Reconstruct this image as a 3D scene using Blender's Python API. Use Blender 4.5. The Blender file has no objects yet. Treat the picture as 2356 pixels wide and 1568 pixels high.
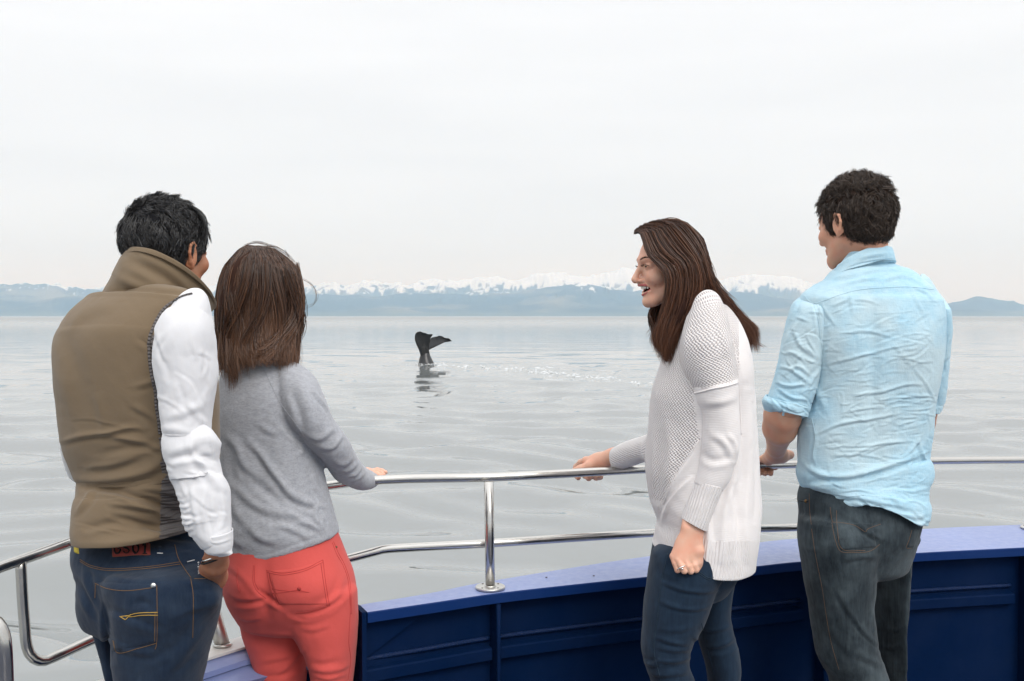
import bpy, math, random
import numpy as np
from mathutils import Vector, Matrix
from mathutils.bvhtree import BVHTree
random.seed(7); RNG = np.random.default_rng(7)
SC = bpy.context.scene; COL = SC.collection

# ------------------------------------------------------------------ camera
H = 1.40                      # eye of the camera above the deck
FX = 2356 * 35 / 36           # focal length, in units of a 2356 px wide picture
PITCH = math.atan(56.5 / FX)
cam = bpy.data.cameras.new('camera'); camo = bpy.data.objects.new('camera', cam); COL.objects.link(camo)
cam.lens = 35; cam.sensor_width = 36; cam.clip_start = 0.05; cam.clip_end = 90000
camo.location = (0, 0, H); camo.rotation_euler = (math.radians(90) - PITCH, 0, 0)
SC.camera = camo
# ------------------------------------------------------------------ world: overcast
SUN_EL, SUN_ROT = math.radians(42), math.radians(115)
world = bpy.data.worlds.new('World'); SC.world = world; world.use_nodes = True
wn, wl = world.node_tree.nodes, world.node_tree.links
wn.clear()
def WN(t, **kw):
    n = wn.new(t)
    for k, v in kw.items(): setattr(n, k, v)
    return n
sky = WN('ShaderNodeTexSky', sky_type='NISHITA', sun_disc=False); sky.sun_elevation = SUN_EL; sky.sun_rotation = SUN_ROT
bg1 = WN('ShaderNodeBackground'); bg1.inputs['Strength'].default_value = 0.10
bg2 = WN('ShaderNodeBackground'); bg2.inputs['Strength'].default_value = 1.0
mixs = WN('ShaderNodeMixShader'); mixs.inputs[0].default_value = 0.93
out = WN('ShaderNodeOutputWorld')
tc = WN('ShaderNodeTexCoord'); sep = WN('ShaderNodeSeparateXYZ')
ramp = WN('ShaderNodeValToRGB')
cr = ramp.color_ramp
stops = [(0.0, (1.04, 1.04, 1.02)), (.020, (1.05, 1.05, 1.025)), (.040, (1.04, 1.04, 1.01)), (.062, (.955, .975, .99)), (.12, (.97, .98, .985)),
         (.20, (1.0, 1.005, 1.005)), (.32, (1.03, 1.03, 1.03)), (.6, (1.45, 1.46, 1.48)), (1.0, (2.1, 2.12, 2.15))]
while len(cr.elements) < len(stops): cr.elements.new(.5)
for e, (p, c) in zip(cr.elements, stops): e.position = p; e.color = (*c, 1)
mp = WN('ShaderNodeMapping'); mp.inputs['Scale'].default_value = (1.6, 1.6, 14)
nz = WN('ShaderNodeTexNoise'); nz.inputs['Scale'].default_value = 1.7; nz.inputs['Detail'].default_value = 5; nz.inputs['Roughness'].default_value = .5
mp2 = WN('ShaderNodeMapping'); mp2.inputs['Scale'].default_value = (1, 1, 5); mp2.inputs['Location'].default_value = (3, 1, 0)
nz2 = WN('ShaderNodeTexNoise'); nz2.inputs['Scale'].default_value = 2.2; nz2.inputs['Detail'].default_value = 4
# jitter of the height that reads the ramp, so that the layers of cloud are uneven
ma = WN('ShaderNodeMath', operation='MULTIPLY_ADD'); ma.inputs[1].default_value = .030; ma.inputs[2].default_value = -.015
ad = WN('ShaderNodeMath', operation='ADD')
mr = WN('ShaderNodeMapRange'); mr.inputs['From Min'].default_value = .3; mr.inputs['From Max'].default_value = .7
mr.inputs['To Min'].default_value = .955; mr.inputs['To Max'].default_value = 1.035
vm = WN('ShaderNodeVectorMath', operation='SCALE')
L = wl.new
L(tc.outputs['Generated'], sep.inputs[0]); L(tc.outputs['Generated'], mp.inputs[0]); L(tc.outputs['Generated'], mp2.inputs[0])
L(mp.outputs[0], nz.inputs['Vector']); L(mp2.outputs[0], nz2.inputs['Vector'])
L(nz2.outputs[0], ma.inputs[0]); L(sep.outputs[2], ad.inputs[0]); L(ma.outputs[0], ad.inputs[1]); L(ad.outputs[0], ramp.inputs[0])
L(nz.outputs[0], mr.inputs[0]); L(ramp.outputs[0], vm.inputs[0]); L(mr.outputs[0], vm.inputs['Scale'])
L(vm.outputs[0], bg2.inputs[0]); L(sky.outputs[0], bg1.inputs[0])
L(bg1.outputs[0], mixs.inputs[1]); L(bg2.outputs[0], mixs.inputs[2]); L(mixs.outputs[0], out.inputs[0])
sun = bpy.data.lights.new('sun', 'SUN'); sun.energy = 1.6; sun.angle = math.radians(25); sun.color = (1, .97, .93)
suno = bpy.data.objects.new('sun', sun); COL.objects.link(suno)
# the sun stands behind and to the right of the camera
az = math.radians(-62)
sd = Vector((math.cos(az) * math.cos(SUN_EL), math.sin(az) * math.cos(SUN_EL), math.sin(SUN_EL)))
suno.rotation_euler = sd.to_track_quat('Z', 'Y').to_euler()
sky.sun_rotation = math.atan2(sd.x, sd.y)
SC.view_settings.view_transform = 'Standard'; SC.view_settings.look = 'None'; SC.view_settings.exposure = 0.0; SC.view_settings.gamma = 1
SC.view_settings.use_curve_mapping = False
SC.render.engine = 'CYCLES'
SC.cycles.volume_bounces = 3; SC.cycles.max_bounces = 6; SC.cycles.transparent_max_bounces = 8
SC.cycles.use_denoising = True; SC.cycles.sample_clamp_indirect = 4

# ------------------------------------------------------------------ geometry helpers
FV = np.array((0, math.cos(PITCH), -math.sin(PITCH))); UV_ = np.array((0, math.sin(PITCH), math.cos(PITCH)))
CAM = np.array((0, 0, H))
def ray(x, y):
    x = np.asarray(x, float); y = np.asarray(y, float)
    d = FV + ((x - 1178) / FX)[..., None] * np.array((1., 0, 0)) - ((y - 784) / FX)[..., None] * UV_
    return d
KY = [1.0]
def P(x, y, Y):               # the point of the place that stands at depth Y behind picture point x, y
    d = ray(x, y); return CAM + d * (np.asarray(Y, float) * KY[0] / d[..., 1])[..., None]
def Pz(x, y, z):
    d = ray(x, y); return CAM + d * ((z - H) / d[..., 2])[..., None]
def proj(v):
    q = v - CAM; f = q @ FV
    return 1178 + FX * q[..., 0] / f, 784 - FX * (q @ UV_) / f
def nrm(v): return v / (np.linalg.norm(v, axis=-1, keepdims=True) + 1e-12)

def catmull(K, n, closed=False):
    K = np.asarray(K, float); m = len(K)
    if m == 2:
        t = np.linspace(0, 1, n)[:, None]; return K[0] * (1 - t) + K[1] * t
    # centripetal-ish: parameter by chord of the first 4 numbers, monotone
    t = np.linspace(0, m - 1, n); i = np.minimum(t.astype(int), m - 2); f = (t - i)[:, None]
    Kp = np.vstack([2 * K[0] - K[1], K, 2 * K[-1] - K[-2]])
    p0, p1, p2, p3 = Kp[i], Kp[i + 1], Kp[i + 2], Kp[i + 3]
    return .5 * (2 * p1 + (p2 - p0) * f + (2 * p0 - 5 * p1 + 4 * p2 - p3) * f**2 + (3 * p1 - p0 - 3 * p2 + p3) * f**3)
def resample(K, n):           # catmull, then even spacing by arc length of the first columns
    K = np.asarray(K, float); D = catmull(K, max(len(K) * 12, n))
    s = np.r_[0, np.cumsum(np.linalg.norm(np.diff(D[:, :4], axis=0), axis=1))]; q = np.linspace(0, s[-1], n)
    return np.stack([np.interp(q, s, D[:, k]) for k in range(D.shape[1])], 1)

class Part:                   # vertices, faces, uv (metres), per-face material index
    def __init__(s, v, f, uv=None, mi=None, col=None):
        s.v = np.asarray(v, float); s.f = [np.asarray(f)] if isinstance(f, np.ndarray) else f
        s.uv = uv if uv is not None else np.zeros((len(s.v), 2)); s.col = col; s.mi = mi
def quads_grid(nr, nc, wrap=True, off=0):
    i = np.arange(nr - 1)[:, None]; j = np.arange(nc if wrap else nc - 1)[None]
    a = i * nc + j; b = i * nc + (j + 1) % nc
    return np.stack([a, b, b + nc, a + nc], -1).reshape(-1, 4) + off

def loft(st, rows=120, cols=96, ends=('round', 'hem'), shrink=1.0, p=.86, endlen=(.03, .03), taper=0.5):
    """stations: (xl, yl, xr, yr, Yl, Yr, near half depth, far half depth[, vz]) from the picture, each at its own distance"""
    K = np.array([list(s) + [0] * (9 - len(s)) for s in st], float)
    K = resample(K, rows)
    Lp = P(K[:, 0], K[:, 1], K[:, 4]); Rp = P(K[:, 2], K[:, 3], K[:, 5])
    c = (Lp + Rp) / 2; u = (Rp - Lp) / 2
    t = nrm(np.gradient(c, axis=0))
    v = nrm(np.cross(t, u)); s = np.sign(v[:, 1:2]); s[s == 0] = 1; v = -v * s         # points to the viewer's side
    v = nrm(v + np.array((0, 0, 1.)) * K[:, 8:9])
    dn, df = K[:, 6:7], K[:, 7:8]
    rings = [c, u, v, dn, df]
    # ends
    def ext(c0, u0, v0, dn0, df0, t0, kind, length):
        o = []
        if kind == 'round':
            for a in np.linspace(0, math.pi / 2, 8)[1:]:
                k = max(math.cos(a), .02); o.append((c0 + t0 * math.sin(a) * length, u0 * k, v0, dn0 * k, df0 * k))
        elif kind == 'hem':
            for k, q in ((.995, .35), (.975, .5), (.95, .2), (.93, -1), (.9, -3), (.8, -3.6), (.02, -3.6)):
                o.append((c0 + t0 * .004 * q, u0 * k, v0, dn0 * k, df0 * k))
        elif kind == 'flat':
            o.append((c0, u0 * .02, v0, dn0 * .02, df0 * .02))
        return o
    e0 = ext(c[0], u[0], v[0], dn[0], df[0], -t[0], ends[0], endlen[0])[::-1]
    e1 = ext(c[-1], u[-1], v[-1], dn[-1], df[-1], t[-1], ends[1], endlen[1])
    def cat(k): return np.array([np.atleast_1d(e[k]) for e in e0] + [np.atleast_1d(x) for x in rings[k]] + [np.atleast_1d(e[k]) for e in e1])
    c, u, v, dn, df = [cat(k) for k in range(5)]
    th = np.linspace(0, 2 * np.pi, cols, endpoint=False)
    ct, sn = np.cos(th), np.sin(th)
    ct = np.sign(ct) * np.abs(ct)**p; sn = np.sign(sn) * np.abs(sn)**p
    mk = lambda: c[:, None] + u[:, None] * ct[None, :, None] + v[:, None] * np.where(sn > 0, dn * sn, df * sn)[..., None]
    V = mk()
    if True:                      # a turned section shows wider than its own axis: bring its outline back to the station
        i0, i1 = len(e0), len(e0) + rows; ee = K[:, 2:4] - K[:, :2]; wd = np.hypot(*ee.T); ee = ee / wd[:, None]
        for _ in range(3):
            px, py = proj(V[i0:i1]); s_ = (px - K[:, :1]) * ee[:, :1] + (py - K[:, 1:2]) * ee[:, 1:]
            s0, s1 = s_.min(1), s_.max(1); k = np.clip(1 + (wd - (s1 - s0)) / wd, .6, 1.5)[:, None]; sh = (wd / 2 - (s0 + s1) / 2) / wd * 2
            c[i0:i1] += u[i0:i1] * sh[:, None]; u[i0:i1] *= k
            for a_, b_, m0 in ((0, i0, i0), (i1, len(c), i1 - 1)):
                for q in range(a_, b_): c[q] += u[m0] / k[m0 - i0] * sh[m0 - i0]; u[q] *= k[m0 - i0]
            V = mk()
    if shrink != 1: V = c[:, None] + (V - c[:, None]) * shrink
    r = np.linalg.norm(u, axis=1).mean() if shrink else 1
    s = np.r_[0, np.cumsum(np.linalg.norm(np.diff(c, axis=0), axis=1))]
    per = th * (np.linalg.norm(u[len(u)//2]) + dn[len(u)//2, 0]) / 2
    uv = np.stack(np.broadcast_arrays(per[None], s[:, None]), -1).reshape(-1, 2)
    nr = len(c)
    pt = Part(V.reshape(-1, 3), [quads_grid(nr, cols), np.arange(cols)[::-1][None], (np.arange(cols) + (nr - 1) * cols)[None]], uv); pt.shape = (nr, cols); pt.n0 = len(e0)
    return pt
def body(st, **k): k.setdefault('shrink', .78); k.setdefault('rows', 40); k.setdefault('cols', 32); k.setdefault('ends', ('round', 'round')); return loft(st, **k)

def normals(pt):
    if not hasattr(pt, 'shape'):
        n = np.zeros_like(pt.v)
        for f in pt.f:
            q = pt.v[f]; fn = np.cross(q[:, 2] - q[:, 0], q[:, -1] - q[:, 1])
            for k in range(f.shape[1]): n += np.stack([np.bincount(f[:, k], fn[:, c], len(n)) for c in range(3)], 1)
        return nrm(n)
    nr, nc = pt.shape; V = pt.v.reshape(nr, nc, 3)
    dv = np.gradient(V, axis=0); du = np.roll(V, -1, 1) - np.roll(V, 1, 1)
    n = nrm(np.cross(du, dv)); cen = V.mean(1, keepdims=True)
    if ((V - cen) * n).sum() < 0: n = -n
    return n.reshape(-1, 3)
def union(parts, voxel=.0045, it=5):
    """merge overlapping closed shapes into one even skin and soften the joints"""
    off, vs, fs = 0, [], []
    for p_ in parts:
        vs.append(p_.v)
        for f in p_.f: fs += (f + off).tolist()
        off += len(p_.v)
    me = bpy.data.meshes.new('tmp'); me.from_pydata(np.vstack(vs).tolist(), [], fs); o = bpy.data.objects.new('tmp', me); COL.objects.link(o)
    md = o.modifiers.new('r', 'REMESH'); md.mode = 'VOXEL'; md.voxel_size = voxel
    ev = o.evaluated_get(bpy.context.evaluated_depsgraph_get()); m2 = ev.to_mesh(); n = len(m2.vertices); v = np.zeros(n * 3, np.float32); m2.vertices.foreach_get('co', v); v = v.reshape(-1, 3).astype(float)
    lt = np.zeros(len(m2.polygons), np.int32); m2.polygons.foreach_get('loop_total', lt); li = np.zeros(len(m2.loops), np.int32); m2.loops.foreach_get('vertex_index', li); ls = np.r_[0, np.cumsum(lt)[:-1]]
    fl = [li[ls[lt == k][:, None] + np.arange(k)] for k in np.unique(lt)]
    ed = np.zeros(len(m2.edges) * 2, np.int32); m2.edges.foreach_get('vertices', ed); ed = ed.reshape(-1, 2); ev.to_mesh_clear(); bpy.data.objects.remove(o); bpy.data.meshes.remove(me)
    dg = np.bincount(ed.ravel(), minlength=n)[:, None]
    for k in range(it * 2):
        s = np.stack([np.bincount(ed[:, 0], v[ed[:, 1], c], n) + np.bincount(ed[:, 1], v[ed[:, 0], c], n) for c in range(3)], 1); v = v + (s / dg - v) * (.55 if k % 2 == 0 else -.50 if k > 2 else .3)
    return Part(v, fl)
def seg_dist(px, py, pl):
    """distance, signed side, and 0..1 place along a polyline, in picture units"""
    pl = np.asarray(pl, float); best = np.full(px.shape, 1e9); side = np.zeros(px.shape); along = np.zeros(px.shape)
    ln = np.r_[0, np.cumsum(np.hypot(*np.diff(pl, axis=0).T))]; T = ln[-1]
    for a, b, l0 in zip(pl[:-1], pl[1:], ln):
        d = b - a; q = (d * d).sum() + 1e-9
        tt = np.clip(((px - a[0]) * d[0] + (py - a[1]) * d[1]) / q, 0, 1)
        ex, ey = px - a[0] - tt * d[0], py - a[1] - tt * d[1]; ds = np.hypot(ex, ey)
        m = ds < best; best[m] = ds[m]; side[m] = np.sign(d[0] * ey[m] - d[1] * ex[m]); along[m] = (l0 + tt[m] * math.sqrt(q)) / T
    return best, side, along
def folds(pt, strokes, soft=1.0):
    """strokes: (polyline, width, height in metres) - a ridge (or, below zero, a groove) in the cloth with a trough beside it"""
    n = normals(pt); px, py = proj(pt.v); face = np.clip(-(n[:, 1]) * 1.6 + .25, 0, 1); disp = np.zeros(len(px))
    for pl, w, a in strokes:
        pl = np.asarray(pl, float)
        if len(pl) > 2: pl = catmull(pl, len(pl) * 4)
        m = np.where((px > pl[:, 0].min() - 3 * w) & (px < pl[:, 0].max() + 3 * w) & (py > pl[:, 1].min() - 3 * w) & (py < pl[:, 1].max() + 3 * w) & (face > 0))[0]
        if not len(m): continue
        d, sd_, al = seg_dist(px[m], py[m], pl); s = d * sd_ / w
        prof = np.exp(-s**2) - .55 * np.exp(-((s - 1.5) / .9)**2)
        disp[m] += a * prof * np.sin(np.clip(al, .02, .98) * np.pi)**.5 * np.exp(-np.maximum(d / w - 2.2, 0)**2)
    pt.v = pt.v + n * (disp * face)[:, None]
def bulges(pt, bl):
    n = normals(pt); px, py = proj(pt.v); face = np.clip(-n[:, 1] * 1.5 + .2, 0, 1); d = np.zeros(len(px))
    for x, y, rx, ry, a in bl: d += a * np.exp(-((px - x) / rx)**2 - ((py - y) / ry)**2)
    pt.v = pt.v + n * (d * face)[:, None]
def vnoise(v, s, seed=0):
    rs = np.random.default_rng(seed); d = np.zeros(len(v))
    for k in range(9):
        w = rs.normal(size=3); w /= np.linalg.norm(w); d += np.sin(v @ w * (2 * np.pi / s) * rs.uniform(.6, 1.6) + rs.uniform(0, 6.3) + 1.5 * np.sin(v @ np.roll(w, 1) * (2 * np.pi / s) * .7))
    return d / 9
def rumple(pt, a, s, seed=0, stretch=(1, 1, 1)):
    pt.v = pt.v + normals(pt) * (a * vnoise(pt.v * np.array(stretch), s, seed))[:, None]
def rand_strokes(n, box, ang, length, w, a, seed, curve=.15, poly=None):
    rs = np.random.default_rng(seed); o = []
    while len(o) < n:
        x = rs.uniform(box[0], box[2]); y = rs.uniform(box[1], box[3])
        if poly is not None and not inpoly(np.array([x]), np.array([y]), poly)[0]: continue
        t = math.radians(rs.normal(*ang)); l = rs.uniform(*length); c = rs.normal(0, curve) * l
        dx, dy = math.cos(t) * l / 2, math.sin(t) * l / 2
        o.append(([(x - dx, y - dy), (x - dy / l * c, y + dx / l * c), (x + dx, y + dy)], rs.uniform(*w), rs.choice([1, 1, -1]) * rs.uniform(*a)))
    return o
def inpoly(px, py, poly):
    poly = np.asarray(poly, float); r = np.zeros(px.shape, bool); n = len(poly)
    for i in range(n):
        x1, y1 = poly[i]; x2, y2 = poly[(i + 1) % n]
        c = (y1 > py) != (y2 > py); r ^= c & (px < (x2 - x1) * (py - y1) / (y2 - y1 + 1e-12) + x1)
    return r

def build(name, parts, mats, root=None, label=None, smooth=True, kind=None, parent=None):
    if isinstance(parts, Part): parts = [parts]
    if not isinstance(mats, (list, tuple)): mats = [mats]
    off = 0; vs, uvs, fs, mi, cols = [], [], [], [], []
    for p_ in parts:
        for f in p_.f: fs.append(f + off)
        nf = sum(len(f) for f in p_.f)
        mi.append(np.zeros(nf, int) if p_.mi is None else np.broadcast_to(p_.mi, nf))
        vs.append(p_.v); uvs.append(p_.uv); off += len(p_.v); cols.append(p_.col if p_.col is not None else np.full(len(p_.v), .5))
    v = np.vstack(vs); uv = np.vstack(uvs); mi = np.concatenate(mi); cv = np.concatenate(cols)
    if root is not None: v = v - np.array(root.location)
    me = bpy.data.meshes.new(name)
    tot = np.concatenate([np.full(len(f), f.shape[1]) for f in fs]); lv = np.concatenate([f.reshape(-1) for f in fs])
    me.vertices.add(len(v)); me.vertices.foreach_set('co', v.astype(np.float32).ravel())
    me.loops.add(len(lv)); me.loops.foreach_set('vertex_index', lv.astype(np.int32))
    me.polygons.add(len(tot)); me.polygons.foreach_set('loop_start', np.r_[0, np.cumsum(tot)[:-1]].astype(np.int32)); me.polygons.foreach_set('loop_total', tot.astype(np.int32))
    me.polygons.foreach_set('material_index', mi.astype(np.int32)); me.polygons.foreach_set('use_smooth', np.full(len(tot), smooth))
    ul = me.uv_layers.new(name='UVMap'); ul.data.foreach_set('uv', uv[lv].astype(np.float32).ravel())
    at = me.attributes.new('tone', 'FLOAT', 'POINT'); at.data.foreach_set('value', cv.astype(np.float32))
    me.update(); me.validate()
    for m in mats: me.materials.append(m)
    o = bpy.data.objects.new(name, me); COL.objects.link(o)
    if parent is not None: o.parent = parent
    elif root is not None: o.parent = root
    if label: o['label'] = label
    if kind: o['kind'] = kind
    return o
def thing(name, loc, label, cat, group=None):
    o = bpy.data.objects.new(name, None); COL.objects.link(o); o.location = loc; o['label'] = label; o['category'] = cat
    o.empty_display_size = .1
    if group: o['group'] = group
    return o
def bvh(parts):
    if isinstance(parts, Part): parts = [parts]
    vs, fs, off = [], [], 0
    for p_ in parts:
        vs.append(p_.v)
        for f in p_.f: fs += (f + off).tolist()
        off += len(p_.v)
    return BVHTree.FromPolygons(np.vstack(vs).tolist(), fs)
def cast(tree, x, y, lift=.001):
    d = Vector(ray(x, y)).normalized(); h = tree.ray_cast(Vector(CAM), d)
    if h[0] is None: return None
    n = h[1]
    if n.dot(d) > 0: n = -n
    return np.array(h[0] + n * lift)
def tube(pts, r, n=6, smooth_n=None, closed=False, caps=True, ell=1.0):
    pts = np.asarray(pts, float)
    if smooth_n: pts = resample(np.c_[pts, np.zeros(len(pts))], smooth_n)[:, :3]
    r = np.broadcast_to(np.asarray(r, float), len(pts)) if not np.isscalar(r) and len(r) == len(pts) else np.full(len(pts), float(np.mean(r)))
    t = nrm(np.gradient(pts, axis=0))
    if closed: t = nrm(np.roll(pts, -1, 0) - np.roll(pts, 1, 0))
    up = np.array((0, 0, 1.)) if abs(t[0][2]) < .9 else np.array((1., 0, 0))
    a = nrm(np.cross(t[0], up)); A = [a]
    for i in range(1, len(pts)): a = nrm(a - t[i] * (a @ t[i])); A.append(a)
    A = np.array(A); B = np.cross(t, A)
    th = np.linspace(0, 2 * np.pi, n, endpoint=False)
    V = pts[:, None] + r[:, None, None] * (A[:, None] * np.cos(th)[None, :, None] + ell * B[:, None] * np.sin(th)[None, :, None])
    f = quads_grid(len(pts), n)
    fl = [f]
    s = np.r_[0, np.cumsum(np.linalg.norm(np.diff(pts, axis=0), axis=1))]
    uv = np.stack(np.broadcast_arrays((th * r.mean())[None], s[:, None]), -1).reshape(-1, 2)
    V = V.reshape(-1, 3)
    if closed:
        k = (len(pts) - 1) * n; j = np.arange(n); fl.append(np.stack([k + j, k + (j + 1) % n, (j + 1) % n, j], -1))
    elif caps:
        fl += [np.arange(n)[::-1][None], (np.arange(n) + (len(pts) - 1) * n)[None]]
    return Part(V, fl, uv)
def stitch(tree, pls, r=.0009, lift=.0008, step=3.0):
    o = []
    for pl in pls:
        pl = np.asarray(pl, float); n = max(3, int(np.hypot(*np.diff(pl, axis=0).T).sum() / step)); q = catmull(pl, n) if len(pl) > 2 else catmull(pl, n)
        w = [cast(tree, x, y, lift) for x, y in q]; w = [k for k in w if k is not None]
        if len(w) > 2: o.append(tube(w, r, 5))
    return o
def patch(tree, quad, nu=24, nv=20, th=.0022, lift=.0, edge_curve=None):
    """a flat piece of cloth sewn on: four corners (tl, tr, br, bl) in the picture, laid on the surface"""
    q = np.asarray(quad, float); g = []; 
    for j in range(nv):
        for i in range(nu):
            a, b = i / (nu - 1), j / (nv - 1)
            x, y = (q[0] * (1 - a) + q[1] * a) * (1 - b) + (q[3] * (1 - a) + q[2] * a) * b
            if edge_curve: y += edge_curve * math.sin(a * math.pi) * (1 - b)
            e = i in (0, nu - 1) or j in (0, nv - 1)
            w = cast(tree, x, y, lift + (-.003 if e else th)); g.append(w)
    for k, w in enumerate(g):
        if w is None: g[k] = next(z for z in g[k + 1:] + g[::-1] if z is not None)
    uv = np.array([(i / (nu - 1), j / (nv - 1)) for j in range(nv) for i in range(nu)])
    return Part(np.array(g), quads_grid(nv, nu, wrap=False), uv * .1)
def box(c, s, rot=0.0, bev=0):
    x, y, z = np.array(s) / 2; v = np.array([(i, j, k) for k in (-z, z) for j in (-y, y) for i in (-x, x)])
    cr_, sr = math.cos(rot), math.sin(rot); v = v @ np.array(((cr_, sr, 0), (-sr, cr_, 0), (0, 0, 1))) + np.array(c)
    f = np.array([(0, 2, 3, 1), (4, 5, 7, 6), (0, 1, 5, 4), (2, 6, 7, 3), (0, 4, 6, 2), (1, 3, 7, 5)]); return Part(v, f)
def build_each(name, parts, mats, root=None, parent=None):
    for p_ in parts: build(name, p_, mats, root, parent=parent)

# ------------------------------------------------------------------ implicit bodies
class Field:
    def __init__(s): s.ops = []
    def cap(s, a, b, ra, rb=None, k=.008, sub=False): s.ops.append(('c', np.array(a, float), np.array(b, float), ra, ra if rb is None else rb, k, sub)); return s
    def chain(s, pts, rs, k=.008):
        for a, b, r0, r1 in zip(pts[:-1], pts[1:], rs[:-1], rs[1:]): s.cap(a, b, r0, r1, k)
        return s
    def ell(s, c, r, k=.01, rot=None, sub=False): s.ops.append(('e', np.array(c, float), np.array(r, float), np.eye(3) if rot is None else np.array(rot), 0, k, sub)); return s
    def one(s, o, q):
        if o[0] == 'c':
            a, b, ra, rb = o[1:5]; ab = b - a; h = np.minimum(np.maximum(((q - a) @ ab) / (ab @ ab + 1e-12), 0), 1)
            w = q - a - h[:, None] * ab; return np.sqrt(np.einsum('ij,ij->i', w, w)) - (ra + (rb - ra) * h)
        l = ((q - o[1]) @ o[3]) / o[2]; k0 = np.sqrt(np.einsum('ij,ij->i', l, l)); l = l / o[2]; k1 = np.sqrt(np.einsum('ij,ij->i', l, l)); return k0 * (k0 - 1) / (k1 + 1e-9)
    def eval(s, q, ops=None):
        d = None
        for o in (s.ops if ops is None else ops):
            e = s.one(o, q); k = o[5]
            if d is None: d = e; continue
            if o[6]: e = -e
            h = np.minimum(np.maximum(.5 + (.5 if o[6] else -.5) * (e - d) / k, 0), 1) if o[6] else np.minimum(np.maximum(.5 + .5 * (e - d) / k, 0), 1)
            if o[6]: d = d * (1 - h) + e * h + k * h * (1 - h)
            else: d = d * h + e * (1 - h) - k * h * (1 - h)
        return d
    def near(s, c, R):            # the ops that can matter within R of a point
        e = [s.one(o, c)[0] for o in s.ops]; m = min(x for x, o in zip(e, s.ops) if not o[6])
        r = [o for x, o in zip(e, s.ops) if (x < 2.2 * R + .012 + o[5] if o[6] else x < m + 2.4 * R + .01 + o[5])]
        return r if not r[0][6] else [s.ops[0]] + r
def nets(fn, lo, hi, h):
    lo = np.array(lo, float); n = np.ceil((np.array(hi) - lo) / h).astype(int) + 1
    ax = [(lo[i] + np.arange(n[i]) * h).astype(np.float32) for i in range(3)]
    # coarse pass skips what is far from the surface
    F = np.full(n, 1.0, np.float32); B = 10
    for x0 in range(0, n[0], B):
        for y0 in range(0, n[1], B):
            for z0 in range(0, n[2], B):
                sl = (slice(x0, min(x0 + B, n[0])), slice(y0, min(y0 + B, n[1])), slice(z0, min(z0 + B, n[2])))
                cx = np.array([[ax[0][sl[0]].mean(), ax[1][sl[1]].mean(), ax[2][sl[2]].mean()]]); dc = fn(cx)[0]
                if abs(dc) > B * h * 1.9 + .01: F[sl] = dc; continue
                ops = fn.__self__.near(cx, B * h * .87) if hasattr(fn, '__self__') else None
                X, Y, Z = np.meshgrid(ax[0][sl[0]], ax[1][sl[1]], ax[2][sl[2]], indexing='ij')
                F[sl] = fn(np.stack([X, Y, Z], -1).reshape(-1, 3).astype(np.float64), ops).reshape(X.shape)
    S = F < 0
    c = np.zeros(tuple(n - 1), int)
    for i in (0, 1):
        for j in (0, 1):
            for k in (0, 1): c += S[i:n[0] - 1 + i, j:n[1] - 1 + j, k:n[2] - 1 + k]
    act = (c > 0) & (c < 8); idx = np.full(act.shape, -1); ids = np.argwhere(act); idx[act] = np.arange(len(ids))
    acc = np.zeros((len(ids), 3)); cnt = np.zeros(len(ids))
    cor = [(0, 0, 0), (1, 0, 0), (0, 1, 0), (1, 1, 0), (0, 0, 1), (1, 0, 1), (0, 1, 1), (1, 1, 1)]
    for a, b in ((0, 1), (2, 3), (4, 5), (6, 7), (0, 2), (1, 3), (4, 6), (5, 7), (0, 4), (1, 5), (2, 6), (3, 7)):
        ca, cb = np.array(cor[a]), np.array(cor[b]); pa, pb = ids + ca, ids + cb
        fa = F[pa[:, 0], pa[:, 1], pa[:, 2]]; fb = F[pb[:, 0], pb[:, 1], pb[:, 2]]; m = (fa < 0) != (fb < 0)
        t = np.where(m, fa / (fa - fb + 1e-20), 0); acc += np.where(m[:, None], ca + t[:, None] * (cb - ca), 0); cnt += m
    V = lo + (ids + acc / cnt[:, None]) * h
    Q = []
    for d in range(3):
        e = [0, 0, 0]; e[d] = 1; a = S[:n[0] - e[0], :n[1] - e[1], :n[2] - e[2]]; b = S[e[0]:, e[1]:, e[2]:]
        w = np.argwhere(a != b); u_, v_ = (d + 1) % 3, (d + 2) % 3; w = w[(w[:, u_] > 0) & (w[:, v_] > 0) & (w[:, u_] < n[u_] - 1) & (w[:, v_] < n[v_] - 1)]
        if not len(w): continue
        o = lambda du, dv: idx[tuple((w - np.eye(3, dtype=int)[u_] * du - np.eye(3, dtype=int)[v_] * dv).T)]
        q = np.stack([o(0, 0), o(1, 0), o(1, 1), o(0, 1)], -1); fl = a[tuple(w.T)]; q[~fl] = q[~fl][:, ::-1]; Q.append(q)
    f = np.vstack(Q); f = f[(f >= 0).all(1)]
    return Part(V, f)

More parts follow.
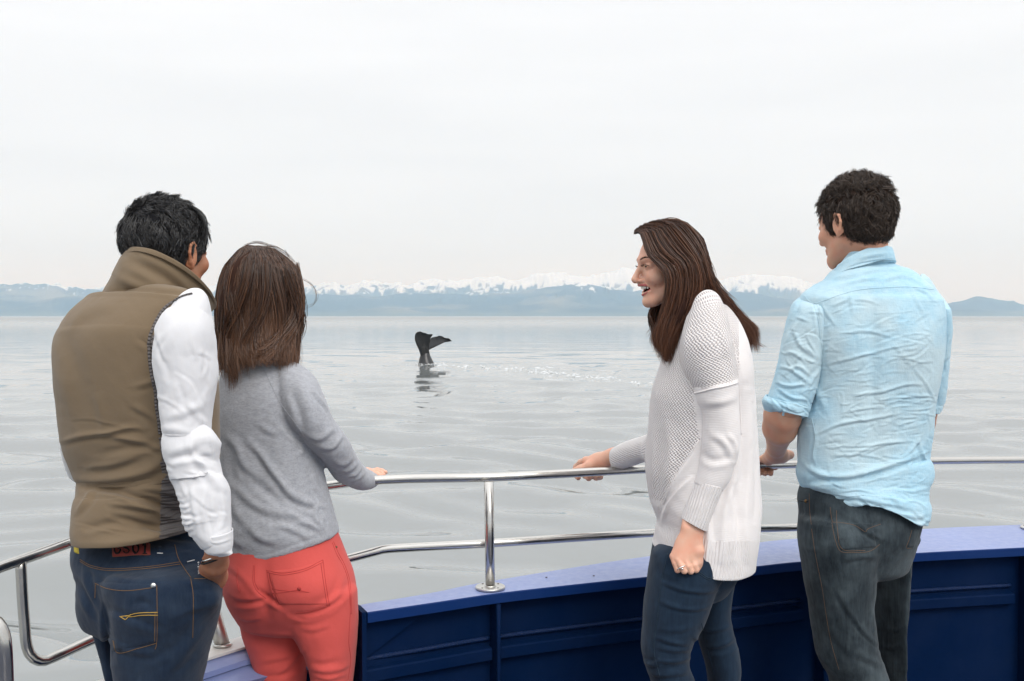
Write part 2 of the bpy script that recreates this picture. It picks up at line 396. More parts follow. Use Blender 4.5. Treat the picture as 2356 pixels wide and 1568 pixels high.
# ------------------------------------------------------------------ materials
class Mt:
    def __init__(s, name, color=(.5, .5, .5), rough=.8, spec=.3, metal=0.0, **kw):
        m = bpy.data.materials.new(name); m.use_nodes = True; s.m = m; s.n = m.node_tree.nodes; s.l = m.node_tree.links
        s.b = s.n['Principled BSDF']; s.b.inputs['Base Color'].default_value = (*color, 1); s.b.inputs['Roughness'].default_value = rough
        s.b.inputs['Specular IOR Level'].default_value = spec; s.b.inputs['Metallic'].default_value = metal
        for k, v in kw.items(): s.b.inputs[k.replace('_', ' ')].default_value = v
        s.color = color; s.h = None; s.obj = s.node('ShaderNodeTexCoord').outputs['Object']; s.uv = s.n[s.n.keys()[-1]].outputs['UV']
    def node(s, t, **kw):
        n = s.n.new(t)
        for k, v in kw.items(): setattr(n, k, v)
        return n
    def put(s, sock, v):
        if hasattr(v, 'is_output'): s.l.new(v, sock)
        else: sock.default_value = v
    def noise(s, scale, detail=3, rough=.55, vec=None, stretch=None, dist=0):
        vec = vec or s.obj
        if stretch: m = s.node('ShaderNodeMapping'); s.l.new(vec, m.inputs[0]); m.inputs['Scale'].default_value = stretch; vec = m.outputs[0]
        n = s.node('ShaderNodeTexNoise'); s.l.new(vec, n.inputs['Vector']); n.inputs['Scale'].default_value = scale; n.inputs['Detail'].default_value = detail
        n.inputs['Roughness'].default_value = rough; n.inputs['Distortion'].default_value = dist; return n.outputs[0]
    def ramp(s, v, a, b, lo=0.0, hi=1.0):
        n = s.node('ShaderNodeMapRange'); s.l.new(v, n.inputs[0]); n.inputs[1].default_value = a; n.inputs[2].default_value = b; n.inputs[3].default_value = lo; n.inputs[4].default_value = hi; return n.outputs[0]
    def math(s, op, a, b=0.0):
        n = s.node('ShaderNodeMath', operation=op); s.put(n.inputs[0], a); s.put(n.inputs[1], b); return n.outputs[0]
    def mix(s, f, a, b, mode='MIX'):
        n = s.node('ShaderNodeMix', data_type='RGBA', blend_type=mode)
        s.put(n.inputs[0], f)
        for i, c in ((6, a), (7, b)): s.put(n.inputs[i], c if hasattr(c, 'is_output') else (*c, 1))
        return n.outputs[2]
    def tint(s, v, amount, color=None):      # vary the base colour by a 0..1 value
        c = s.mix(v, tuple(x * (1 - amount) for x in s.color), tuple(min(x * (1 + amount), 1) for x in s.color)); s.l.new(c, s.b.inputs['Base Color']); return c
    def base(s, c): s.l.new(c, s.b.inputs['Base Color'])
    def bump(s, v, dist, strength=1.0):
        n = s.node('ShaderNodeBump'); n.inputs['Distance'].default_value = dist; n.inputs['Strength'].default_value = strength; s.l.new(v, n.inputs['Height'])
        if s.h is not None: s.l.new(s.h, n.inputs['Normal'])
        s.h = n.outputs[0]; s.l.new(s.h, s.b.inputs['Normal']); return s
    def sepuv(s):
        n = s.node('ShaderNodeSeparateXYZ'); s.l.new(s.uv, n.inputs[0]); return n.outputs[0], n.outputs[1]
    def attr(s, name):
        n = s.node('ShaderNodeAttribute', attribute_name=name); return n.outputs['Fac']
    def rib(s, period, depth, along=0, dark=.0):
        u = s.sepuv()[along]; w = s.math('SINE', s.math('MULTIPLY', u, 2 * math.pi / period)); s.bump(w, depth); return w

def cloth(name, color, rough=.9, grain=600, gb=.0003, tone=.08, big=6, sheen=.15):
    m = Mt(name, color, rough, .15); m.b.inputs['Sheen Weight'].default_value = sheen; m.b.inputs['Sheen Roughness'].default_value = .5
    a = m.noise(grain, 2); b = m.noise(big, 4); m.tint(m.math('ADD', m.math('MULTIPLY', a, .5), m.math('MULTIPLY', b, .5)), tone); m.bump(a, gb); m.bump(m.noise(70, 4), .0012, .5); return m
def denim(name, dark, light, fade=.5, scale=7):
    m = Mt(name, dark, .88, .15); m.b.inputs['Sheen Weight'].default_value = .1
    st = m.noise(380, 2, stretch=(1, 1, .08)); st2 = m.noise(90, 3, stretch=(1, 1, .12)); bl = m.noise(scale, 4, .6)
    t = m.math('MULTIPLY', st2, .5); t = m.math('ADD', t, m.math('MULTIPLY', st, .35)); f = m.ramp(t, .25, .6, 0, .30)
    f2 = m.ramp(bl, .45, .75, 0, fade); c = m.mix(m.math('ADD', f, f2), dark, light); m.base(c); m.bump(st, .0003); m.bump(m.noise(45, 4), .002, .5); return m

M = {}
M['skin_tan'] = Mt('tan_skin', (.62, .345, .235), .5, .4); M['skin_brown'] = Mt('brown_skin', (.42, .20, .115), .5, .4); M['skin_fair'] = Mt('fair_skin', (.70, .43, .32), .48, .4)
M['skin_warm'] = Mt('warm_skin', (.70, .42, .305), .48, .4)
for k in ('skin_tan', 'skin_brown', 'skin_fair', 'skin_warm'):
    m = M[k]; m.b.inputs['Subsurface Weight'].default_value = .15; m.b.inputs['Subsurface Radius'].default_value = (.01, .004, .002)
    a = m.noise(28, 3); c = m.mix(m.ramp(a, .35, .7), m.color, (m.color[0] * 1.03, m.color[1] * .84, m.color[2] * .80)); m.base(c); m.bump(m.noise(700, 2), .0002); m.bump(m.noise(160, 3), .0006, .4)
M['lips'] = Mt('lips', (.46, .12, .11), .4, .5); M['mouth'] = Mt('mouth_inside', (.10, .012, .012), .5); M['teeth'] = Mt('teeth', (.90, .87, .78), .25, .5)
M['eye'] = Mt('eyeball', (.75, .73, .70), .15, .5); M['iris'] = Mt('iris', (.05, .035, .02), .15, .5); M['brow'] = Mt('eyebrow_hair', (.035, .02, .013), .7)
def hairmat(name, dark, light, rough=.42, spec=.5):
    m = Mt(name, dark, rough, spec); t = m.attr('tone'); c = m.mix(m.ramp(t, 0, 1), dark, light); m.base(c); m.b.inputs['Anisotropic'].default_value = .3; return m
M['hair_black'] = hairmat('black_hair', (.006, .006, .007), (.028, .026, .028), .36, .6)
M['hair_dark'] = hairmat('dark_brown_hair', (.015, .010, .008), (.10, .066, .046), .5)
M['hair_brown'] = hairmat('brown_hair', (.024, .013, .010), (.22, .105, .055), .42)
M['hair_auburn'] = hairmat('auburn_hair', (.018, .009, .007), (.24, .095, .045), .40)
for k in ('black', 'dark', 'brown', 'auburn'): c_ = M['hair_' + k].color; M['scalp_' + k] = Mt(k + '_hair_mass', tuple(x * 2.0 for x in c_), .95, .05)
M['vest'] = cloth('olive_canvas', (.172, .126, .080), .85, 900, .0002, .07, 5)
M['vest_rib'] = Mt('grey_rib_knit', (.13, .118, .115), .9); M['vest_rib'].rib(.0075, .0012, 1)
m = M['vest_rib']; m.tint(m.noise(300, 2), .2)
M['white_shirt'] = cloth('white_cotton', (.68, .68, .70), .85, 1200, .0001, .02, 5)
M['jeans_a'] = denim('indigo_denim', (.007, .016, .036), (.036, .055, .085), .40, 11)
M['jeans_b'] = denim('worn_grey_denim', (.010, .016, .022), (.11, .14, .155), .5, 8)
M['jeans_c'] = denim('dark_stretch_denim', (.006, .015, .032), (.034, .066, .108), .35, 5)
m = Mt('heather_grey_jersey', (.36, .37, .40), .95, .1); m.b.inputs['Sheen Weight'].default_value = .2
a = m.noise(330, 3, stretch=(.35, 1, 1)); b = m.noise(95, 3, stretch=(.5, 1, 1.3)); m.tint(m.math('ADD', m.ramp(a, .3, .7, 0, .6), m.ramp(b, .3, .7, 0, .4)), .22); m.bump(a, .0004); m.bump(m.noise(40, 4), .002, .5); M['grey_jersey'] = m
M['coral'] = cloth('coral_twill', (.60, .090, .078), .8, 1100, .0002, .08, 6, .1)
M['coral_seam'] = Mt('coral_thread', (.46, .055, .05), .8)
m = Mt('light_blue_linen', (.33, .60, .72), .9, .15); m.b.inputs['Sheen Weight'].default_value = .15
a = m.noise(420, 2, stretch=(1, 1, .08)); b = m.noise(420, 2, stretch=(.08, .08, 1)); c = m.noise(4.5, 4); 
cc = m.mix(m.ramp(c, .42, .62), (.34, .565, .70), (.47, .61, .67)); cc = m.mix(m.ramp(m.math('ADD', a, b), .75, 1.25, 0, .35), cc, (.62, .78, .84)); m.base(cc)
m.bump(m.math('ADD', a, b), .0004); m.bump(m.noise(60, 5, .65), .0022, .6); m.bump(m.noise(22, 4, .6, dist=1.2), .004, .4); M['linen'] = m
def knit(name, kind):
    m = Mt(name, (.80, .765, .755), .95, .1); m.b.inputs['Sheen Weight'].default_value = .25
    u, v = m.sepuv()
    if kind == 'rib':
        w = m.math('SINE', m.math('MULTIPLY', u, 2 * math.pi / .0078)); m.bump(w, .0009)
    elif kind == 'plain':
        w = m.math('SINE', m.math('MULTIPLY', v, 2 * math.pi / .004)); m.bump(w, .00012); m.bump(m.noise(30, 3), .002, .4)
    else:
        pr = .0098; a_ = m.math('MULTIPLY', u, 2 * math.pi / pr); b_ = m.math('MULTIPLY', v, 2 * math.pi / .0085)
        a_ = m.math('ADD', a_, m.math('MULTIPLY', m.math('SINE', m.math('MULTIPLY', b_, .5)), .9))
        w = m.math('MULTIPLY', m.math('SINE', a_), m.math('SINE', b_)); hole = m.ramp(w, .45, .85)
        c = m.mix(hole, (.80, .765, .755), (.42, .36, .37)); m.base(c); m.bump(w, -.0015)
    m.bump(m.noise(500, 2), .0003); return m
M['knit_plain'] = knit('white_plain_knit', 'plain'); M['knit_rib'] = knit('white_rib_knit', 'rib'); M['knit_open'] = knit('white_openwork_knit', 'open')
def paint(name, color, rough=.3, wear=.6, coat=.3, sp=.5, th=.785):
    m = Mt(name, color, rough, sp); m.b.inputs['Coat Weight'].default_value = coat; m.b.inputs['Coat Roughness'].default_value = .15
    a = m.noise(5, 5, .6); b = m.noise(45, 5, .7); d = m.noise(19, 4, .8)
    c = m.mix(m.ramp(a, .4, .7, 0, .25), color, tuple(min(1, x * 1.3 + .012) for x in color)); c = m.mix(m.ramp(d, th, th + .015, 0, wear), c, (.55, .55, .52)); m.base(c)
    m.l.new(m.ramp(b, .3, .7, rough * .8, rough * 1.5), m.b.inputs['Roughness']); m.bump(a, .01, .15); m.bump(b, .0008, .3); return m
M['blue_paint'] = paint('shaded_blue_paint', (.0012, .0105, .044), .5, .7, 0, .04)  # shade of the unlit inner wall is put into this darkened blue
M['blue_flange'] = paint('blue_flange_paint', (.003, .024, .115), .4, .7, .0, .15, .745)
M['blue_top'] = paint('sky_sheen_blue_paint', (.19, .24, .45), .40, .3)  # blue paled in its base colour to stand for glossy sky reflection
M['white_paint'] = paint('worn_white_paint', (.62, .62, .60), .4, .0); M['deck'] = paint('dark_deck_paint', (.05, .06, .09), .7, .0)
m = Mt('polished_steel', (.52, .505, .48), .16, .5, 1.0); a = m.noise(30, 4); m.l.new(m.ramp(a, .3, .7, .16, .27), m.b.inputs['Roughness']); m.bump(m.noise(220, 3), .0003, .3); M['steel'] = m
m = Mt('brushed_steel_flange', (.60, .59, .56), .42, .5, 1.0); m.bump(m.noise(120, 4), .0008, .5); m.tint(m.noise(35, 4), .15); M['flange'] = m
M['weld'] = Mt('painted_weld_bead', (.004, .018, .07), .35, .2); M['weld'].bump(M['weld'].noise(260, 3), .004)
M['rust'] = Mt('rusty_hole', (.05, .03, .02), .8); M['black_rubber'] = Mt('black_band', (.01, .01, .01), .5); M['silver'] = Mt('silver', (.85, .85, .83), .15, .5, 1.0)
M['red_leather'] = cloth('red_leather_patch', (.26, .045, .038), .7, 500, .0003, .15, 60); M['black_print'] = Mt('black_print', (.012, .012, .014), .7); M['white_print'] = Mt('white_print', (.75, .75, .75), .7)
M['thread_orange'] = Mt('ochre_thread', (.18, .10, .042), .8); M['thread_gold'] = Mt('gold_thread', (.45, .28, .06), .8); M['thread_brown'] = Mt('brown_thread', (.16, .095, .055), .8); M['thread_dark'] = Mt('dark_blue_thread', (.014, .03, .05), .8)
M['yellow_tab'] = Mt('yellow_tab', (.42, .33, .04), .8); M['sole'] = Mt('shoe_sole', (.6, .6, .58), .7); M['shoe'] = cloth('dark_canvas_shoe', (.05, .05, .055), .8)
m = Mt('whale_skin', (.017, .018, .020), .32, .5); m.tint(m.noise(.9, 5), .5); m.bump(m.noise(6, 4), .03, .5); M['whale'] = m
m = Mt('sea_foam', (.55, .57, .58), .6, .3); M['foam'] = m

# ------------------------------------------------------------------ sea
WZ = H - 3.15
def sea():
    a = np.r_[np.radians(np.linspace(-40, 40, 520)), np.radians(np.linspace(40, 320, 80))[1:-1]]
    yy = np.linspace(470, 9, 330); r = 3.15 * 995 / yy; r = np.r_[2.0, 4.0, r, np.geomspace(r[-1] * 1.06, 36000, 60)]
    A, R = np.meshgrid(a, r); X, Y = R * np.sin(A), R * np.cos(A); z = np.zeros_like(X); rs = np.random.default_rng(11)
    cell = np.maximum(R**2 / 3134 * 1.3, .02)
    wx = X + .9 * np.sin(Y * .31 + 1.1 * np.sin(X * .17)) + .25 * np.sin(Y * .83 + X * .41); wy = Y + .7 * np.sin(X * .37 + .9 * np.sin(Y * .23)) + .15 * np.sin(X * 1.13 - Y * .61)
    for k in range(46):
        lam = math.exp(rs.uniform(math.log(.85), math.log(8))); th = rs.normal(math.radians(84), math.radians(32)); st = .021 * (1.75 if 1.2 < lam < 4 else .9 if lam > 1.2 else .6)
        ph = (wx * math.cos(th) + wy * math.sin(th)) * 2 * math.pi / lam + rs.uniform(0, 6.28)
        amp = st * lam / (2 * math.pi) * np.clip(lam / (cell * 2.5), 0, 1)**2 * np.clip(.55 + .9 * np.sin(X * .05 * rs.uniform(.5, 1.5) + Y * .06 * rs.uniform(.5, 1.5) + rs.uniform(0, 6)), .1, 1.4)
        z += amp * np.sin(ph)
    # the footprint left behind the diving whale: short broken ripples
    p0 = P(1000, 838, 65.0); d = np.abs(Y - 61 + (X - p0[0]) * .28); m = np.exp(-(d / 5.0)**2) * (X > p0[0] - 3) * np.exp(-np.clip(X - p0[0] - 22, 0, 99) / 6)
    z += m * .05 * (np.sin(X * 4 + 3 * np.sin(Y * 1.3)) * np.sin(Y * 2.2 + X) + .6 * np.sin(X * 8.3 + Y * 3))
    z *= np.clip((R - 2) / 3, 0, 1)
    V = np.stack([X, Y, z + WZ], -1).reshape(-1, 3)
    pt = Part(V, [quads_grid(len(r), len(a)), ])
    m = Mt('sea_water', (.20, .215, .215), .03, .5); m.b.inputs['IOR'].default_value = 1.58
    g = m.node('ShaderNodeNewGeometry').outputs['Position']
    ln_ = m.node('ShaderNodeVectorMath', operation='LENGTH'); m.l.new(g, ln_.inputs[0]); near = m.math('MINIMUM', m.math('DIVIDE', 45.0, ln_.outputs['Value']), 1.0)
    m.l.new(m.ramp(ln_.outputs['Value'], 40, 900, .03, .34), m.b.inputs['Roughness'])
    far = m.math('MULTIPLY', m.ramp(ln_.outputs['Value'], 12, 40, .05, 1), near)
    m.bump(m.math('MULTIPLY', m.noise(.42, 1, .4, vec=g, stretch=(.45, 1, 1)), near), .20, .7)
    m.bump(m.math('MULTIPLY', m.noise(1.9, 3, .55, vec=g, stretch=(.5, 1, 1)), far), .020, .6)
    # a breeze roughens the water in long lanes farther out
    ln = m.math('MULTIPLY', m.ramp(m.noise(.035, 3, .5, vec=g, stretch=(.35, 1, 1)), .42, .62), far)
    s2 = m.noise(7.5, 3, .6, vec=g, stretch=(.55, 1, 1)); m.bump(m.math('MULTIPLY', s2, ln), .012, .6)
    o = build('sea', pt, m.m, kind='structure')
    o['label'] = 'calm pale grey sea reaching to the mountains'
sea()

def mountains():
    from mathutils import noise as mn
    back = [(-300, 655), (0, 664), (100, 662), (118, 658), (133, 655), (150, 657), (170, 663), (215, 668), (250, 660), (330, 655), (450, 662), (560, 655), (640, 668), (700, 657), (735, 652), (770, 646), (790, 650), (805, 655), (825, 650), (844, 645), (860, 650), (879, 656), (895, 653), (914, 650), (942, 659), (960, 653), (980, 647), (1005, 643), (1033, 640), (1061, 646), (1100, 641), (1138, 637), (1173, 647), (1190, 650), (1208, 645), (1222, 638), (1236, 633), (1274, 631), (1313, 633), (1348, 640), (1375, 635), (1400, 629), (1439, 621), (1472, 625), (1530, 634), (1600, 640), (1656, 650), (1680, 643), (1705, 634), (1728, 627), (1767, 637), (1790, 642), (1813, 640), (1861, 653), (1920, 664), (2000, 676), (2100, 690), (2180, 704), (2300, 706), (2700, 700)]
    mid = [(-300, 668), (-60, 660), (0, 654), (30, 655), (60, 651), (80, 654), (115, 652), (130, 655), (150, 664), (175, 661), (210, 667), (240, 669), (300, 662), (420, 672), (560, 690), (640, 684), (700, 676), (850, 682), (1000, 672), (1120, 680), (1208, 664), (1250, 656), (1290, 652), (1330, 655), (1400, 661), (1500, 668), (1600, 676), (1700, 674), (1800, 684), (1900, 694), (2050, 702), (2170, 705), (2200, 695), (2245, 684), (2290, 689), (2330, 690), (2356, 697), (2450, 690), (2700, 700)]
    low = [(-300, 690), (0, 690), (60, 700), (130, 684), (190, 681), (240, 695), (330, 705), (600, 700), (690, 702), (715, 700), (740, 710), (800, 716), (860, 709), (960, 714), (1100, 720), (1400, 722), (1700, 719), (1800, 720), (1900, 717), (2000, 722), (2250, 712), (2356, 716), (2700, 710)]
    xs = np.linspace(-250, 2620, 1500); rr = np.linspace(14000, 29500, 84)
    X, R = np.meshgrid(xs, rr); Hh = np.zeros_like(X)
    Nn = np.zeros_like(X); N2 = np.zeros_like(X); N3 = np.zeros_like(X); N4 = np.zeros_like(X)
    for i in range(len(rr)):
        for j in range(len(xs)):
            wx = (xs[j] - 1178) / FX * rr[i] / 1000; wy = rr[i] / 1000
            Nn[i, j] = mn.ridged_multi_fractal(Vector((wx * .85, wy * .55, 3.1)), .9, 2.1, 6, 1.0, 2.0); N3[i, j] = mn.ridged_multi_fractal(Vector((wx * 2.6, wy * 1.3, 7.7)), .8, 2.2, 4, 1.0, 2.0); N4[i, j] = mn.noise(Vector((wx * 7, wy * 2.2, 1))) + .6 * mn.noise(Vector((wx * 16, wy * 3, 5))); N2[i, j] = mn.noise(Vector((wx * .35, wy * .3, 8)))
    for prof, r0, wf, wb, jit in ((back, 26500, 6500, 5000, .20), (mid, 19500, 4200, 3500, .16), (low, 15800, 1500, 2200, .12)):
        pr = np.array(prof, float); t = np.where(R < r0, 1 - (r0 - R) / wf, 1 - (R - r0) / wb)
        jg = np.array([mn.ridged_multi_fractal(Vector((x_ * .030, r0, 0)), .75, 2.1, 5, 1.0, 2.0) for x_ in xs]) - 1.15
        hx = np.interp(X, pr[:, 0], 727.5 - pr[:, 1]) / FX * r0 + (jg * (34 if r0 > 2e4 else 7) * np.clip((727.5 - np.interp(xs, pr[:, 0], pr[:, 1])) / 60, 0, 1))[None]
        tt = np.clip(t, 0, 1); h = hx * (tt**1.15) * (1 + jit * (Nn - 1.15) * 4 * tt * (1 - tt) * 1.6 + .02 * (Nn - 1.2)) + ((Nn - 1.2) * (70 if r0 > 2e4 else 36) + (N3 - 1.2) * (22 if r0 > 2e4 else 8)) * (tt > 0) * tt
        Hh = np.maximum(Hh, np.where(t > 0, h, 0))
    Hh = np.maximum(Hh, 4 + 10 * N2); Hh[0] = -30; Hh[-1] = -30
    V = np.stack([(X - 1178) / FX * R, R, Hh + WZ], -1).reshape(-1, 3)
    m = Mt('mountain_slopes', (.05, .06, .05), .95, .05)
    g = m.node('ShaderNodeNewGeometry'); pz = m.node('ShaderNodeSeparateXYZ'); m.l.new(g.outputs['Position'], pz.inputs[0]); nzz = m.node('ShaderNodeSeparateXYZ'); m.l.new(g.outputs['Normal'], nzz.inputs[0])
    sn = m.ramp(m.attr('tone'), .25, .75)
    n2 = m.noise(.0008, 5, .6, vec=g.outputs['Position']); gr = m.mix(m.ramp(n2, .5, .66), (.035, .05, .045), (.17, .16, .11)); lowc = m.mix(m.ramp(pz.outputs[2], 15, 90), (.10, .12, .09), gr)
    m.base(m.mix(sn, lowc, (.62, .665, .73)))
    o = build('mountains', Part(V, quads_grid(len(rr), len(xs), wrap=False), col=np.clip((Hh - 655 + 150 * (Nn - 1.25) + 190 * (N3 - 1.25) + 260 * N4) / 150 + .5, 0, 1).ravel()), m.m, kind='structure')
    o['label'] = 'hazy blue mountain range with snow on its crests'
mountains()

hz = box((0, 8000, 650), (84000, 72000, 1310)); hz.v[:, 2] = np.where(hz.v[:, 2] < 600, WZ - 31.5, 1300)
hm = bpy.data.materials.new('haze_air'); hm.use_nodes = True; hn = hm.node_tree.nodes; hn.clear()
pv = hn.new('ShaderNodeVolumePrincipled'); ho = hn.new('ShaderNodeOutputMaterial'); hm.node_tree.links.new(pv.outputs[0], ho.inputs['Volume'])
pv.inputs['Color'].default_value = (.48, .72, 1, 1); pv.inputs['Absorption Color'].default_value = (1, 1, 1, 1); pv.inputs['Density'].default_value = 7e-5; pv.inputs['Anisotropy'].default_value = .65
o = build('haze', hz, hm, kind='stuff', smooth=False); o['label'] = 'thin bluish haze over the sea'

# ------------------------------------------------------------------ whale
def whale():
    Y = 65.0; base = P(985, 838, Y); base[2] = WZ
    r = thing('whale', tuple(base), 'black whale tail with two flukes raised above the sea as it dives', 'whale')
    W = lambda x, y, Yy=Y: P(883.5 + .275 * x, 736.25 + .275 * y, Yy)
    # tail stock, a tapered column that goes on below the surface
    st = []
    for xl, xr, y, d in ((262, 452, 440, 1.3), (275, 436, 400, 1.15), (288, 420, 365, .95), (294, 402, 330, .75), (303, 388, 300, .6), (312, 380, 270, .42), (322, 374, 245, .3), (334, 372, 222, .2), (345, 370, 205, .12)):
        st.append((883.5 + .275 * xl, 736.25 + .275 * y, 883.5 + .275 * xr, 736.25 + .275 * y, Y, Y, d * .6, d * .6))
    stock = loft(st, 50, 32, ends=('round', 'round'), endlen=(.2, .1), p=1.0)
    def fluke(lead, trail, Yr, Yt, th):
        # leading and trailing edge, root to tip; lens-shaped section between them
        n = 46; A = resample(np.c_[np.array(lead, float), np.zeros((len(lead), 2))], n)[:, :2]; B = resample(np.c_[np.array(trail, float), np.zeros((len(trail), 2))], n)[:, :2]
        m = 15; V = []; s = np.linspace(0, 1, n)
        B += np.stack([vnoise(np.c_[s * 9, s * 0, s * 0], 1.3, 4) * 5, vnoise(np.c_[s * 9, s * 0, s * 0], 1.1, 5) * 6], 1) * (s**.5)[:, None]
        for side in (1, -1):
            for i in range(n):
                for j in range(m):
                    t = j / (m - 1); q = A[i] * (1 - t) + B[i] * t; thick = th * math.sin(math.pi * t**.6) * (1 - s[i])**.5 + .008
                    V.append(W(q[0], q[1], Yr + (Yt - Yr) * s[i] + .25 * math.sin(math.pi * t) * s[i] - side * thick))
        f1 = quads_grid(n, m, wrap=False); f2 = quads_grid(n, m, wrap=False, off=n * m)[:, ::-1]; fl = [f1, f2]; N = n * m
        ed = [i * m for i in range(n)] + [(n - 1) * m + j for j in range(1, m)] + [i * m + m - 1 for i in range(n - 2, -1, -1)] + [j for j in range(m - 2, 0, -1)]
        ed = np.array(ed); nx = np.roll(ed, -1); fl.append(np.stack([ed, ed + N, nx + N, nx], -1)); return Part(np.array(V), fl)
    left = fluke([(316, 345), (306, 300), (292, 255), (270, 205), (258, 165), (260, 125), (274, 106), (304, 96)], [(368, 330), (374, 285), (377, 240), (380, 205), (385, 178), (392, 150), (406, 122), (370, 120), (330, 108), (306, 97)], Y, Y - 1.2, .16)
    right = fluke([(366, 262), (385, 248), (420, 232), (460, 212), (510, 190), (545, 184), (564, 180)], [(376, 205), (382, 180), (396, 152), (430, 142), (470, 133), (510, 150), (545, 160), (565, 176)], Y + .05, Y + 1.4, .13)
    build('tail_stock', stock, M['whale'].m, r); build('fluke', left, M['whale'].m, r); build('fluke', right, M['whale'].m, r)
    # foam: thin broken rafts lying on the water
    V, F = [], []; rs = np.random.default_rng(5)
    def blob(x, y, w, h_):
        c = Pz(x, y, WZ + .05); n = 9; k = c[1] / FX; k2 = c[1]**2 / (FX * 3.15); b0 = len(V)
        V.append(c + (0, 0, .03)); 
        for a in range(n):
            t = 2 * math.pi * a / n; q = rs.uniform(.6, 1.3); V.append(c + np.array((math.cos(t) * w * k * q, math.sin(t) * h_ * k2 * q, -.02)))
        for a in range(n): F.append((b0, b0 + 1 + a, b0 + 1 + (a + 1) % n))
    def W2(x, y): return 883.5 + .275 * x, 736.25 + .275 * y
    for i in range(300):
        t = rs.uniform(0, 1); x = 420 + t * 1850; yc = np.interp(x, [420, 900, 1300, 1700, 2250], [372, 400, 425, 470, 530]); sp = np.interp(x, [420, 900, 1300, 1700, 2250], [10, 12, 16, 9, 6])
        if rs.uniform() > (.25 + .75 * math.exp(-((x - 1320) / 330)**2)): continue
        X_, Y_ = W2(x, yc + rs.normal(0, sp)); blob(X_, Y_, abs(rs.normal(0, 3.0)) + .8, abs(rs.normal(0, .08)) + .05)
    for i in range(70):
        X_, Y_ = W2(rs.normal(350, 60), 368 + rs.normal(0, 5)); blob(X_, Y_, abs(rs.normal(0, .9)) + .3, .18)
    o = build('foam', Part(np.array(V), np.array(F)), M['foam'].m, kind='stuff', smooth=True); o['label'] = 'thin white foam trailing from the whale tail'
whale()

